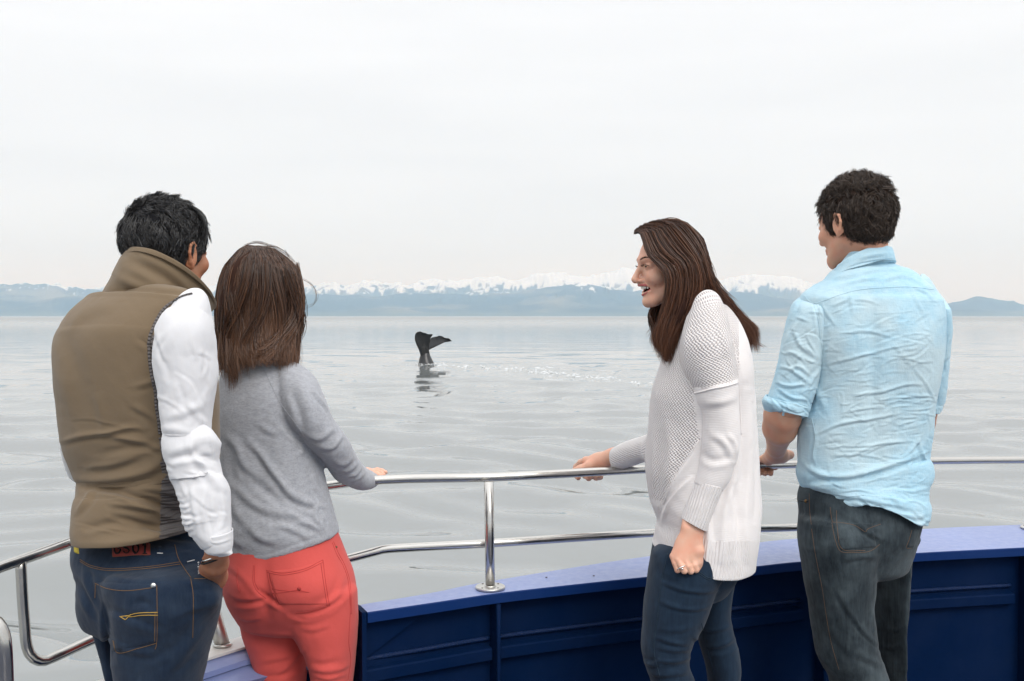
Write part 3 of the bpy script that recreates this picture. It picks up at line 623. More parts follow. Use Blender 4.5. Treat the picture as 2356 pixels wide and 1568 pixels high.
# ------------------------------------------------------------------ boat
ZC = H - .75                  # top of the gunwale
def ctr(pts, z): return np.array([Pz(x, y, z) for x, y in pts])
def boat():
    b = thing('boat', (.6, 1.0, 0), 'blue steel bow of the tour boat with polished guard rails', 'boat')
    outer = [(827, 1391.7), (993, 1364), (1094, 1343), (1299, 1309), (1494, 1279.6), (1747, 1248), (1834, 1239.4), (2126, 1217), (2356, 1207)]
    inner = [(846, 1409.6), (1000, 1387), (1143, 1366), (1300, 1348), (1490, 1328), (1738, 1304), (1837, 1293.5), (2096, 1274), (2356, 1260.5)]
    O = resample(np.c_[ctr(outer, ZC), np.zeros(9)], 60)[:, :3]; I = resample(np.c_[ctr(inner, ZC), np.zeros(9)], 60)[:, :3]
    def ext(A): d = nrm((A[-1] - A[-8])[None])[0]; return np.vstack([A, A[-1] + d * .6, A[-1] + d * 1.6 + (0, -.1, 0), A[-1] + d * 2.6 + (0, -.5, 0)])
    O, I = ext(O), ext(I)
    def strip(sections, wrap=True):
        n = len(sections[0]); S = np.stack(sections, 1); k = S.shape[1]; f = quads_grid(n, k, wrap=wrap); fl = [f]
        if wrap: fl += [np.arange(k)[::-1][None], (np.arange(k) + (n - 1) * k)[None]]
        return Part(S.reshape(-1, 3), fl)
    dz = lambda A, z: A + np.array((0, 0, z))
    tI = nrm(np.gradient(I, axis=0) * (1, 1, 0)); nI = np.stack([-tI[:, 1], tI[:, 0], 0 * tI[:, 0]], 1)
    bv = .0025
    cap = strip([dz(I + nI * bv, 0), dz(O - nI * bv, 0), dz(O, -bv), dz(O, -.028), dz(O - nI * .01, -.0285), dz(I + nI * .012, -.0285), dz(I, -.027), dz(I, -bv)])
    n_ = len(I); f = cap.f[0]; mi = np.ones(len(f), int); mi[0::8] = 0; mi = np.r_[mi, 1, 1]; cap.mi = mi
    for k in range(2, len(cap.f)): pass
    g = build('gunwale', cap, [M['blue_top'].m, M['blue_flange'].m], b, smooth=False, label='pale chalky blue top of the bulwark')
    # wall plate under the gunwale
    Wl = I + nI * .045
    wall = strip([dz(Wl, -.03), dz(Wl + nI * .006, -.03), dz(Wl + nI * .006, -ZC - .0), dz(Wl, -ZC)])
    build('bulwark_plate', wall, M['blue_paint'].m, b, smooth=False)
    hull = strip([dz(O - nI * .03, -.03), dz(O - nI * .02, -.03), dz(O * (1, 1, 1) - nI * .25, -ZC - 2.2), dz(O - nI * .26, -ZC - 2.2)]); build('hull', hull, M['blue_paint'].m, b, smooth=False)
    # stringers, bars welded along the wall
    zb, zt = H - .94, H - .905
    def wseg(xa, xb):         # the run of the wall between two picture columns
        px = proj(dz(Wl, -.25))[0]; m = np.where((px > xa) & (px < xb))[0]
        q = np.linspace(xa, xb, 30); idx = np.arange(len(px)); k = np.interp(q, px, idx); A = np.stack([np.interp(k, idx, Wl[:, c]) for c in range(3)], 1); NN = np.stack([np.interp(k, idx, nI[:, c]) for c in range(3)], 1); return A, nrm(NN)
    for xa, xb in ((560, 1124), (1138, 1838), (2030, 2322), (2345, 2700)):
        A, NN = wseg(max(xa, proj(Wl)[0][0] + 2), xb); 
        s = strip([A * (1, 1, 0) + (0, 0, zt) - NN * .022, A * (1, 1, 0) + (0, 0, zt + .004), A * (1, 1, 0) + (0, 0, zb - .004), A * (1, 1, 0) + (0, 0, zb) - NN * .022, A * (1, 1, 0) + (0, 0, zb + .004) - NN * .026, A * (1, 1, 0) + (0, 0, zt - .004) - NN * .026])
        build('stringer', s, M['blue_paint'].m, b, smooth=False)
        w = tube(A * (1, 1, 0) + (0, 0, zt + .022) - NN * .003, .007, 6); build('weld_bead', w, M['weld'].m, b)
    for x in (1131, 1878, 2345):
        A, NN = wseg(x, x + 8); c, nn = A[0], NN[0]; tv = np.array((-nn[1], nn[0], 0))
        z1, z0 = ZC - .0285, 0.0; s = []
        c = c * (1, 1, 0)
        V = np.array([c + tv * a - nn * d + (0, 0, z) for z in (z0, z1) for a, d in ((-.005, .0), (.005, .0), (.005, .046), (-.005, .046))])
        build('stiffener', Part(V, [np.array([(0, 1, 5, 4), (1, 2, 6, 5), (2, 3, 7, 6), (3, 0, 4, 7), (0, 3, 2, 1), (4, 5, 6, 7)])]), M['blue_paint'].m, b, smooth=False)
        build('stiffener_edge', tube(np.array([c - nn * .047 + (0, 0, z) for z in np.linspace(z0, z1 - .002, 6)]), .0062, 8), M['blue_paint'].m, b)
    # end post and gusset at the left end, where the gunwale steps down
    e = I[0]; eo = O[0]; tv = nrm((I[0] - I[4])[None] * (1, 1, 0))[0]; nn = nI[0]
    def prism(pts, dv): 
        pts = np.array(pts); n = len(pts); V = np.vstack([pts, pts + dv]); i = np.arange(n); return Part(V, [np.stack([i, (i + 1) % n, (i + 1) % n + n, i + n], -1), i[::-1][None], (i + n)[None]])
    build('end_plate', prism([e + tv * .003 + (0, 0, .001), eo + tv * .003 + (0, 0, .001), eo + tv * .003 - (0, 0, ZC), e + tv * .003 - (0, 0, ZC)], tv * .012), M['blue_paint'].m, b, smooth=False)
    gs = I[0] + nn * .03; build('gusset', prism([gs + (0, 0, -.03), gs - tv * .16 + (0, 0, -.03), gs - tv * .15 + (0, 0, -.045), gs + (0, 0, -.13)], nn * .008), M['blue_paint'].m, b, smooth=False)
    # lower bulwark towards the left
    z2 = H - .86
    o2 = [(828, 1398), (700, 1432), (568, 1461.5), (529, 1472), (380, 1520), (235, 1562), (60, 1640)]; i2 = [(840, 1424), (710, 1456), (577, 1485.5), (530, 1499), (385, 1545), (240, 1592), (70, 1680)]
    O2 = resample(np.c_[ctr(o2, z2), np.zeros(7)], 40)[:, :3]; I2 = resample(np.c_[ctr(i2, z2), np.zeros(7)], 40)[:, :3]; n2 = nrm((O2 - I2) * (1, 1, 0))
    build('gunwale', strip([dz(I2, 0), dz(O2, 0), dz(O2, -.006), dz(I2, -.006)]), M['white_paint'].m, b, smooth=False, label='worn white plate on the lower bulwark')
    build('bulwark_flange', strip([dz(I2 - n2 * .045, -.020), dz(I2 + n2 * .01, -.0065), dz(O2 - n2 * .01, -.0065), dz(O2 - n2 * .01, -.03), dz(I2 - n2 * .045, -.034)]), M['blue_top'].m, b, smooth=False)
    build('bulwark_flange', strip([dz(I2 - n2 * .12, -.05), dz(I2 - n2 * .035, -.036), dz(I2 + n2 * .01, -.045), dz(I2 - n2 * .11, -.062)]), M['blue_top'].m, b, smooth=False)
    build('bulwark_plate', strip([dz(I2 - n2 * .10, -.064), dz(I2 - n2 * .09, -.064), dz(I2 - n2 * .09, -z2), dz(I2 - n2 * .10, -z2)]), M['blue_paint'].m, b, smooth=False)
    h2 = strip([dz(O2, -.03), dz(O2 - n2 * .01, -.03), dz(O2 - n2 * .2, -z2 - 2.2), dz(O2 - n2 * .19, -z2 - 2.2)]); build('hull', h2, M['blue_paint'].m, b, smooth=False)
    dk = np.vstack([Wl[::4] * (1, 1, 0), [(5.2, 2.2, 0), (5.0, -4, 0), (-2.6, -4, 0), (-1.9, 1.0, 0)], (I2[::-1][::4] - n2[::-1][::4] * .09) * (1, 1, 0)])
    dk[:, 2] = .002; V = np.vstack([dk, dk - (0, 0, .06)]); n = len(dk); i = np.arange(n); build('deck', Part(V, [i[None], (i + n)[::-1][None], np.stack([i, (i + 1) % n, (i + 1) % n + n, i + n], -1)]), M['deck'].m, b, smooth=False)
    for (x, y) in ((1366, 1325.4), (1257, 1329)):
        c = Pz(x, y, ZC + .001); build('bolt_hole', tube([c, c + (0, 0, .001)], .003, 8), M['rust'].m, b)
    # rails
    R = .0125
    top = [(-260, 1405), (-60, 1330), (0, 1306), (90, 1274.5), (165, 1248), (330, 1194), (480, 1155), (620, 1131), (750, 1118.5), (800, 1110.5), (850, 1106), (942, 1101.8), (1120, 1098.5), (1300, 1090), (1481, 1080), (1640, 1074), (1790, 1070), (1980, 1064), (2180, 1060), (2356, 1058.5), (2700, 1057)]
    def zr(x): return H - (.45 + max(0, (x - 1481) / 875) * .05)
    yl = [-260, 0, 165, 330, 480, 620, 750, 900, 1120, 1481]; YL = [1.90, 2.20, 2.40, 2.52, 2.61, 2.68, 2.72, 2.75, 2.768, 2.92]
    T = np.array([P(x, y, np.interp(x, yl, YL)) if x < 1300 else Pz(x, y, zr(x)) for x, y in top]); T = np.vstack([T, T[-1] + (.8, -.1, 0)])
    rail = build('guard_rail', tube(resample(np.c_[T, T[:, 0] * 0], 130)[:, :3], R, 20), M['steel'].m, b)
    def pt(x, y, z): return Pz(x, y, z)
    zl = lambda x: H - .61
    Lr = [(231, 1465, H - .60), (380, 1409, H - .60), (519, 1362, H - .60), (640, 1326, H - .60), (799, 1286, H - .60), (868, 1268, H - .60), (890, 1263.5, H - .60), (950, 1259.5, H - .60), (1130, 1250, H - .60), (1300, 1239, H - .60), (1507, 1226, H - .605), (1650, 1219, H - .62), (1790, 1215, H - .63), (1880, 1213, H - .64), (1925, 1225, H - .70), (1940, 1250, H - .76)]
    LP = np.array([P(x, y, np.interp(x, yl, YL) if x < 1481 else np.interp(x, [1481, 1940], [2.92, 3.14])) for x, y, _ in Lr])
    # left loop: down from the top rail and round into the lower rail
    y0 = np.interp(47, yl, YL)
    loop = [P(47.5, 1290, y0), P(52, 1376, y0), P(57, 1440, y0), P(61, 1484, y0), P(73, 1511, y0 + .01), P(97, 1521.5, y0 + .035), P(130, 1510, y0 + .075)]
    full = np.vstack([loop, LP]); build('lower_rail', tube(resample(np.c_[full, full[:, 0] * 0], 150)[:, :3], R * .97, 18), M['steel'].m, b, parent=rail)
    nr_ = [P(-60, 1440, 1.55), P(-30, 1428, 1.55), P(-10, 1436, 1.55), P(4, 1462, 1.55), P(9, 1500, 1.55), P(12, 1568, 1.56), P(16, 1720, 1.57), P(22, 2000, 1.6)]
    build('gate_rail', tube(resample(np.c_[np.array(nr_), np.zeros(8)], 50)[:, :3], R, 18), M['steel'].m, b)
    # post with its round flange
    def post(x, ytop, yb, zt_, zb_, lab=None):
        base = Pz(x + 3, yb, ZC + .004); tp_ = np.array((base[0] - .004, base[1], zt_)); 
        po = build('post', tube(np.array([base + (0, 0, -.002), base * .5 + tp_ * .5, tp_]), R * 1.04, 20), M['steel'].m, b, parent=rail)
        th = np.linspace(0, 2 * np.pi, 40, endpoint=False); rr_ = .041
        prof = [(.001, .006), (rr_ * .55, .006), (rr_ * .97, .006), (rr_, .0045), (rr_, 0.0), (.001, 0.0)]
        V = np.array([[base + (r_ * math.cos(t), r_ * math.sin(t), z_ - .002) for t in th] for r_, z_ in prof]).reshape(-1, 3)
        build('base_flange', Part(V, quads_grid(6, 40)), M['flange'].m, b, parent=rail)
        build('weld_bead', tube(np.array([base + (R * 1.12 * math.cos(t), R * 1.12 * math.sin(t), .0045) for t in np.linspace(0, 2 * np.pi, 24, endpoint=False)]), .0028, 6, closed=True), M['flange'].m, b, parent=rail)
        for a in (45, 135, 225, 315):
            a = math.radians(a); c = base + (rr_ * .74 * math.cos(a), rr_ * .74 * math.sin(a), .0035); build('screw', tube([c, c + (0, 0, .0012)], .0028, 8), M['rust'].m, b, parent=rail)
    post(1125, 1098, 1352, H - .455, ZC)
    post(2374, 1058, 1215, H - .50, ZC)
    for x, y in ((505, 1482),):
        c = Pz(512, 1485, z2 + .002); tp_ = P(488, 1400, c[1] + .02); build('stanchion', tube(np.array([c, c * .5 + tp_ * .5, tp_, P(455, 1300, c[1] + .06), P(420, 1180, c[1] + .10)]), .019, 16), M['flange'].m, b)
        build('weld_bead', tube(np.array([c + (.021 * math.cos(t), .021 * math.sin(t), .003) for t in np.linspace(0, 2 * np.pi, 20, endpoint=False)]), .004, 6, closed=True), M['flange'].m, b)
boat()

# ------------------------------------------------------------------ people: shared builders
def rotz(a): c, s = math.cos(a), math.sin(a); return np.array(((c, -s, 0), (s, c, 0), (0, 0, 1)))
def rotx(a): c, s = math.cos(a), math.sin(a); return np.array(((1, 0, 0), (0, c, -s), (0, s, c)))
def roty(a): c, s = math.cos(a), math.sin(a); return np.array(((c, 0, s), (0, 1, 0), (-s, 0, c)))
class Head:
    """a head in its own frame: x to its right, y forward, z up, origin between the ears at eye level"""
    def __init__(s, px, py, Y, yaw, pitch=0, roll=0, scale=1.0, woman=False, smile=False, neck=None, neck_r=.055, h=.0026):
        s.o = P(px, py, Y); scale = scale * (KY[0] + 1) / 2 if KY[0] != 1 else scale; s.R = rotz(math.radians(yaw)) @ roty(math.radians(roll)) @ rotx(math.radians(-pitch)); s.k = scale
        F = Field(); w = .93 if woman else 1.0
        F.ell((0, -.018, .032), (.076 * w, .094, .084), .02).ell((0, .036, .012), (.060 * w, .058, .072), .03).ell((0, .034, -.048), (.054 * w, .050, .058), .03)
        F.cap((0, .074, -.098), (0, .078, -.103), .0165, k=.028)
        for sx in (1, -1):
            F.cap((sx * .052 * w, .0, -.052), (sx * .024, .064, -.100), .016, .012, k=.03)          # jaw line
            F.ell((sx * .040 * w, .066, -.030), (.021, .021, .019), .022)                            # cheek
            F.cap((sx * .010, .090, .020), (sx * .045 * w, .070, .021), .0085, .008, k=.016)         # brow ridge
            F.ell((sx * .031, .101, .001), (.016, .015, .010), .014, sub=True)                       # eye socket
            F.ell((sx * .031, .0765, .0), (.0175, .0150, .0112), .004)                               # lids over the eye
        F.cap((0, .090, .010), (0, .1125 + (.0035 if smile else 0), -.034), .0065, .0088, k=.010)                              # nose
        F.cap((0, .100, -.040), (0, .110 + (.003 if smile else 0), -.038), .008, .0085, k=.006)
        for sx in (1, -1): F.ell((sx * .0115, .098, -.040), (.0075, .010, .007), .006)
        if smile:
            F.ell((0, .062, -.060), (.035, .034, .028), .014)
            for sx in (1, -1): F.ell((sx * .038, .064, -.034), (.019, .021, .018), .016)
            F.ell((0, .082, -.0650), (.0295, .034, .0120), .004, sub=True, rot=rotx(.10))
            up = [(-.031, .068, -.0555), (-.022, .086, -.0545), (-.008, .0995, -.0520), (0, .0985, -.0530), (.008, .0995, -.0520), (.022, .086, -.0545), (.031, .068, -.0555)]
            lo_ = [(-.030, .068, -.0575), (-.020, .082, -.0735), (0, .0915, -.0805), (.020, .082, -.0735), (.030, .068, -.0575)]
            F.chain(up, [.0022, .0034, .0042, .0038, .0042, .0034, .0022], .003).chain(lo_, [.002, .0038, .0048, .0038, .002], .003)
        else:
            F.chain([(-.022, .082, -.064), (0, .0955, -.061), (.022, .082, -.064)], [.003, .006, .003], .006).chain([(-.020, .082, -.069), (0, .094, -.071), (.020, .082, -.069)], [.003, .006, .003], .006)
        for sx in (1, -1):                                                                           # ears
            E = rotz(-sx * .42); ex = sx * .0765 * w
            F.ell((ex + sx * .006, -.012, -.012), (.0045, .017, .030), .006, rot=E)
            rim = [(ex + sx * .002, .004, -.006), (ex + sx * .007, .003, .012), (ex + sx * .012, -.010, .020), (ex + sx * .017, -.025, .012), (ex + sx * .016, -.027, -.006), (ex + sx * .010, -.018, -.028), (ex + sx * .004, -.006, -.040)]
            F.chain(rim, [.0035, .0038, .004, .004, .0038, .0045, .0058], .003)
            F.ell((ex + sx * .014, -.010, -.008), (.005, .008, .013), .004, rot=E, sub=True)
        if neck is not None:
            nb = s.loc(neck); F.cap((0, -.030, -.055), nb, neck_r / scale * .93, neck_r / scale, k=.03)
            F.cap((0, -.062, -.01), nb + np.array((0, -.012, 0)), .035, .048, k=.03)
        s.F = F; lo = np.array((-.115, -.135, -.15)); hi = np.array((.115, .135, .13))
        if neck is not None: lo = np.minimum(lo, nb - neck_r / scale - .03); hi = np.maximum(hi, nb + neck_r / scale + .01)
        pt = nets(F.eval, lo, hi, h / scale); s.local = pt.v.copy(); pt.v = s.w(pt.v); s.part = pt; s.woman = woman; s.wd = w
    def w(s, q): return s.o + (np.asarray(q, float) * s.k) @ s.R.T
    def loc(s, p): return ((np.asarray(p) - s.o) @ s.R) / s.k
    def dirw(s, d): return np.asarray(d, float) @ s.R.T
    def eyes(s, root, body_):
        for sx in (1, -1):
            c = np.array((sx * .031, .0772, .0)); th = np.linspace(0, np.pi, 12); ph = np.linspace(0, 2 * np.pi, 20, endpoint=False)
            V = np.array([[c + .0118 * np.array((math.sin(a) * math.cos(b) * 1.25, math.cos(a) * 1.30, math.sin(a) * math.sin(b) * .56)) for b in ph] for a in th]).reshape(-1, 3)
            f = quads_grid(12, 20); mi = (f[:, 0] // 20 < 3).astype(int); build('eye', Part(s.w(V), f, mi=mi), [M['eye'].m, M['iris'].m], root, parent=body_)

def strands(name, groups, mat, root, width=(.0005, .0012), seed=0, flat=False, ends=.2, parent=None):
    """hair as thin three-sided blades; groups is an array (n strands, m points, 3)"""
    G = np.asarray(groups, float); n, m, _ = G.shape; rs = np.random.default_rng(seed)
    t = nrm(np.gradient(G, axis=1)); ref = nrm(rs.normal(size=(n, 1, 3))); a = nrm(np.cross(t, ref)); b = np.cross(t, a)
    s = np.linspace(0, 1, m); tap = (1 - s**3 * .93) * np.minimum(1, .4 + s * 4); r = rs.uniform(*width, size=(n, 1)) * tap
    V = np.stack([G + r[..., None] * (a * math.cos(q) + b * math.sin(q)) for q in (0, 1.9, 3.8)], 2).reshape(-1, 3)
    i = np.arange(n)[:, None, None] * m * 3; j = np.arange(m - 1)[None, :, None] * 3; k = np.arange(2)[None, None]
    A = i + j + k; B = i + j + k + 1; f = np.stack([A, B, B + 3, A + 3], -1).reshape(-1, 4)
    tone = np.clip(rs.beta(1.5, 3.4, size=(n, 1)) + (s[None]**1.5 - .2) * ends, 0, 1); pt = Part(V, f, col=np.repeat(tone.reshape(-1), 3))
    return pt
def short_hair(hd, mask, flow, n, length, lift, curl, clump, seed, hug=.004, cap_r=.012, m=9, cap_noise=.004, width=(.0006, .0011)):
    """hair on the scalp of a head: mask(local)->bool, flow(local)->direction; clumped locks over a soft cap"""
    rs = np.random.default_rng(seed); loc = hd.local; F = Field(); w = hd.wd
    F.ell((0, -.018, .032), (.076 * w + cap_r, .094 + cap_r, .084 + cap_r * 1.3), .02).ell((0, .030, .03), (.060 * w + cap_r * .8, .056 + cap_r * .8, .058 + cap_r), .02).ell((0, -.045, -.030), (.056 * w + cap_r * .4, .048 + cap_r * .6, .042), .02)
    g = nets(F.eval, (-.12, -.15, -.10), (.12, .12, .16), .0032)
    nn = nrm(np.stack([F.eval(g.v + e) - F.eval(g.v - e) for e in np.eye(3) * .001], 1))
    g.v = g.v + nn * (cap_noise * vnoise(g.v, .035, seed + 2) + cap_noise * .6 * vnoise(g.v * (1, 1, .5), .012, seed + 3))[:, None]
    keep = mask(g.v); f = g.f[0]; fk = keep[f].all(1)
    capp = Part(hd.w(g.v), f[fk], col=np.full(len(g.v), .05))
    src = np.where(keep)[0]; nc = max(1, n // clump); cs = rs.choice(src, nc); out = []
    p0, n0 = g.v[cs], nn[cs]; fl = np.array([flow(p_, rs) for p_ in p0]); fl = nrm(fl - n0 * (fl * n0).sum(1, keepdims=True)); K1 = lambda lo_, hi_: rs.uniform(lo_, hi_, (nc, 1))
    ln, lf, cu, ph = length * K1(.65, 1.25), lift * K1(.5, 1.5), curl * K1(.4, 1.4), K1(0, 6.28); st = ln / (m - 1); tw = nrm(np.cross(n0, fl)); pts = [p0 - n0 * .006]; d_ = nrm(fl + n0 * lf)
    for k in range(1, m):
        s_ = k / (m - 1); q = pts[-1] + d_ * st; l = F.eval(q)[:, None]; rad_ = nrm(q - np.array((0, -.01, .02))); top_ = np.clip((q[:, 2:] - .05) / .05, 0, 1); al = .0015 + hug * s_ * (1 + 1.6 * top_) * rs.uniform(.2, 1.8, (nc, 1)); q = np.where(l < .0005, q + n0 * (.0012 - l), q - rad_ * np.maximum(l - al, 0) * .85); pts.append(q)
        d_ = nrm(d_ + fl * .10 - n0 * .05 * lf + tw * cu * np.cos(ph + s_ * 5) * .5 + n0 * cu * np.sin(ph * 1.7 + s_ * 4) * .3)
    lead = np.stack(pts, 1); s_ = np.linspace(0, 1, m)[None, :, None]
    for _ in range(clump):
        off = rs.normal(size=(nc, 3)) * .0046; off -= n0 * (off * n0).sum(1, keepdims=True)
        out.append(lead + off[:, None] * (1 - s_ * rs.uniform(.25, .75, (nc, 1, 1))) + (n0 * rs.normal(size=(nc, 1)) * .0022)[:, None] * s_ + (tw * rs.normal(size=(nc, 1)) * .004)[:, None] * s_**2)
    out = np.concatenate(out)
    return capp, hd.w(np.array(out).reshape(-1, 3)).reshape(-1, m, 3)
def hand_part(F, lo_pad=.02, h=.0017):
    pts = np.array([o[1] for o in F.ops] + [o[2] for o in F.ops if o[0] == 'c']); rmax = .068
    return nets(F.eval, pts.min(0) - rmax, pts.max(0) + rmax, h)
def shoe(root, c, ang, L=.27, w=.095, name='shoe'):
    st = []
    c = np.array(c, float); R_ = rotz(ang); V = []; n = 24; secs = [(-.5, .30, .0, .085), (-.47, .70, .0, .10), (-.36, .86, .0, .115), (-.2, .84, .0, .105), (0, .90, .0, .085), (.2, 1.0, .0, .066), (.36, .98, .0, .055), (.46, .78, .0, .046), (.5, .4, .0, .036)]
    for y, ww, z0, z1 in secs:
        for k in range(n):
            t = 2 * math.pi * k / n; x = math.cos(t); z = math.sin(t); V.append((w / 2 * ww * np.sign(x) * abs(x)**.6, y * L, .022 + (z1 - .022) * (.5 + .5 * np.sign(z) * abs(z)**.7)))
    V = np.array(V) @ R_.T + c; f = quads_grid(len(secs), n); o = build(name, Part(V, [f, np.arange(n)[::-1][None], (np.arange(n) + (len(secs) - 1) * n)[None]]), M['shoe'].m, root)
    V = []; 
    for z in (0.003, .024):
        for k in range(32):
            t = 2 * math.pi * k / 32; V.append((w / 2 * 1.03 * math.cos(t) * (1 - .12 * math.sin(t - .4)), L * .515 * math.sin(t), z))
    V = np.array(V) @ R_.T + c; build('sole', Part(V, [quads_grid(2, 32), np.arange(32)[::-1][None], (np.arange(32) + 32)[None]]), M['sole'].m, root, parent=o)
def S(rows, Yl, Yr, dn, df=None):     # rows of (y, xl, xr[, near depth]) at one distance -> stations
    o = []
    for r in rows:
        d = r[3] if len(r) > 3 else dn; o.append((r[1], r[0], r[2], r[0], Yl, Yr, d, (df if df is not None else d)))
    return o
def split(pt, groups):                # set material slots from picture regions: list of (polygon, slot)
    f = pt.f[0]; c = pt.v[f].mean(1); px, py = proj(c); mi = np.zeros(len(f), int)
    for poly, k in groups: mi[inpoly(px, py, poly)] = k
    pt.mi = np.r_[mi, [0] * (len(pt.f) - 1)]

# ================================================================== man in the olive vest
def man_vest():
    KY[0] = .93
    r = thing('person', tuple(P(380, 2090, 2.36) * (1, 1, 0)), 'man in an olive vest and white shirt, right hand in his jeans pocket', 'person')
    Yl, Yr = 2.50, 2.28
    torso = [(672, 236, 440, .05), (686, 214, 462, .07), (702, 190, 474, .085), (732, 157, 486, .105), (762, 136, 492, .12), (790, 124, 496, .13), (855, 121, 500, .14), (915, 128, 505, .14), (975, 135, 506, .135), (1020, 142, 507, .128), (1065, 162, 506, .12), (1096, 181, 503, .118), (1112, 176, 500, .122), (1138, 174, 496, .138), (1165, 167, 492, .150), (1200, 165, 490, .160)]
    st = S(torso, Yl, Yr, .13)
    st += [(166, 1210, 489, 1214, Yl, Yr, .165, .13), (168, 1216, 488, 1222, Yl, Yr, .165, .13)]
    v = loft(st, 250, 220, ends=('round', 'hem'), endlen=(.02, .02), p=.84)
    fs = [([(165, 966), (205, 964), (250, 975), (300, 985)], 4, .0012), ([(143, 1016), (190, 1003), (240, 997), (300, 985), (330, 988)], 7, .006), ([(240, 1000), (290, 1010), (340, 1022), (400, 1042)], 8, .006),
          ([(190, 1118), (260, 1128), (330, 1150), (400, 1178), (440, 1185)], 9, -.014), ([(180, 1105), (230, 1105), (300, 1095), (350, 1078), (380, 1050)], 13, .010), ([(255, 1160), (300, 1165), (345, 1170), (375, 1172)], 6, .007),
          ([(200, 1215), (250, 1205), (310, 1212), (370, 1215)], 9, -.007), ([(260, 1190), (320, 1205), (380, 1222)], 7, -.008), ([(178, 1180), (200, 1150), (215, 1125)], 7, .006), ([(310, 890), (345, 880), (372, 868)], 8, .004),
          ([(235, 1045), (300, 1030), (370, 1020)], 10, -.006), ([(170, 1200), (260, 1222), (360, 1235), (450, 1232)], 3, -.0022), ([(320, 780), (345, 800), (352, 830)], 7, -.004), ([(150, 760), (180, 860), (190, 960)], 22, -.005),
          ([(300, 930), (350, 960), (380, 990)], 8, .004), ([(220, 900), (235, 960), (240, 990)], 12, .003), ([(200, 1075), (260, 1068), (320, 1050)], 8, .005), ([(320, 1120), (380, 1130), (430, 1150)], 8, .006), ([(420, 1100), (440, 1140), (470, 1170)], 8, -.005),
          ([(155, 755), (200, 720), (260, 700)], 16, .003), ([(400, 700), (380, 740), (350, 800)], 12, .0035)]
    folds(v, fs); rumple(v, .0025, .16, 1); rumple(v, .0008, .05, 2)
    bulges(v, [(215, 800, 60, 70, .006), (300, 770, 70, 60, .008)])
    split(v, [([(371, 1110), (392, 1080), (520, 1080), (520, 1280), (368, 1280), (369, 1180)], 1), ([(340, 780), (353, 770), (480, 770), (480, 1090), (372, 1090), (366, 990), (353, 880)], 1)])
    yoke = []
    vest = build('vest', v, [M['vest'].m, M['vest_rib'].m], r, label='olive canvas vest with grey ribbed side panels')
    # collar: a stand of cloth open at the front
    cs = [(226, 682, 470, 742, 2.47, 2.44, .10, .05, 0.0), (240, 664, 478, 728, 2.46, 2.45, .120, .05, .03), (256, 636, 486, 716, 2.45, 2.47, .135, .06, .06), (270, 608, 493, 710, 2.45, 2.49, .145, .07, .08), (280, 590, 497, 708, 2.45, 2.50, .150, .07, .10)]
    co = loft(cs, 70, 150, ends=('flat', 'hem'), p=1.0)
    folds(co, [([(300, 600), (350, 625), (400, 655), (430, 690)], 12, -.007), ([(275, 640), (320, 660), (370, 665)], 12, .006), ([(330, 592), (390, 625), (440, 668)], 10, .004), ([(260, 670), (310, 668), (360, 668)], 3, -.003)]); rumple(co, .002, .09, 5)
    build('collar', co, M['vest'].m, r, parent=vest)
    # sleeve of the near arm
    sl = [(440, 694, 468, 700), (418, 704, 480, 710), (394, 718, 487, 726), (372, 738, 492, 748), (354, 775, 497, 778), (349, 815, 500, 820), (353, 860, 503, 858), (362, 902, 497, 900), (366, 945, 490, 945), (371, 978, 486, 980), (374, 1008, 490, 1003), (371, 1032, 509, 1016), (376, 1055, 507, 1040), (383, 1078, 506, 1060), (392, 1108, 516, 1096), (404, 1133, 530, 1126), (413, 1165, 532, 1160), (420, 1205, 533, 1190), (440, 1236, 533, 1222), (462, 1262, 534, 1242)]
    st = [(a, b, c, d, q + .02, q + .04, w_, w_) for (a, b, c, d), q, w_ in zip(sl[:4], (2.20, 2.19, 2.17, 2.16), (.030, .048, .060, .067))] + [(a, b, c, d, 2.16, 2.18, .066, .066) for a, b, c, d in sl[4:11]] + [(a, b, c, d, 2.15, 2.17, .060, .060) for a, b, c, d in sl[11:15]] + [(a, b, c, d, 2.14, 2.16, .052, .052) for a, b, c, d in sl[15:18]] + [(a, b, c, d, 2.13, 2.16, .045, .045) for a, b, c, d in sl[18:]]
    s1 = loft(st, 190, 120, ends=('round', 'round'), endlen=(.004, .01), p=.92)
    fs = [([(395, 1040), (430, 1030), (470, 1010), (505, 1020)], 9, .007), ([(385, 1060), (420, 1050), (460, 1050), (500, 1065)], 8, -.006), ([(440, 1040), (470, 1075), (490, 1110), (520, 1125)], 8, .007), ([(420, 1110), (460, 1095), (510, 1105)], 7, .005), ([(440, 1120), (445, 1160), (452, 1200), (455, 1235)], 6, .004), ([(480, 1130), (478, 1180), (486, 1230)], 6, -.004), ([(510, 1130), (515, 1180), (505, 1225)], 6, .004),
          ([(380, 960), (420, 950), (470, 930)], 10, .0035), ([(370, 985), (410, 990), (450, 1000)], 9, .004), ([(400, 800), (420, 870), (430, 930)], 14, .002), ([(470, 750), (478, 830), (475, 900)], 10, -.003), ([(405, 740), (380, 790), (372, 830)], 12, .003)]
    for i in range(9): y = 1125 + i * 13; fs.append(([(404 + i * 2.2, y), (416 + i * 2.4, y + 4), (428 + i * 2.5, y + 1)], 3.0, .0028))
    fs = [(a_, b_ * 1.1, c_ * .85) for a_, b_, c_ in fs] + rand_strokes(22, (380, 1020, 525, 1230), (35, 40), (25, 70), (2.5, 5), (.001, .0025), 61) + rand_strokes(12, (365, 760, 495, 1010), (60, 30), (40, 110), (4, 8), (.0012, .0028), 62)
    folds(s1, fs); rumple(s1, .002, .07, 3); rumple(s1, .0007, .025, 4)
    shirt = build('shirt', s1, M['white_shirt'].m, r, label='white shirt sleeve of the near arm')
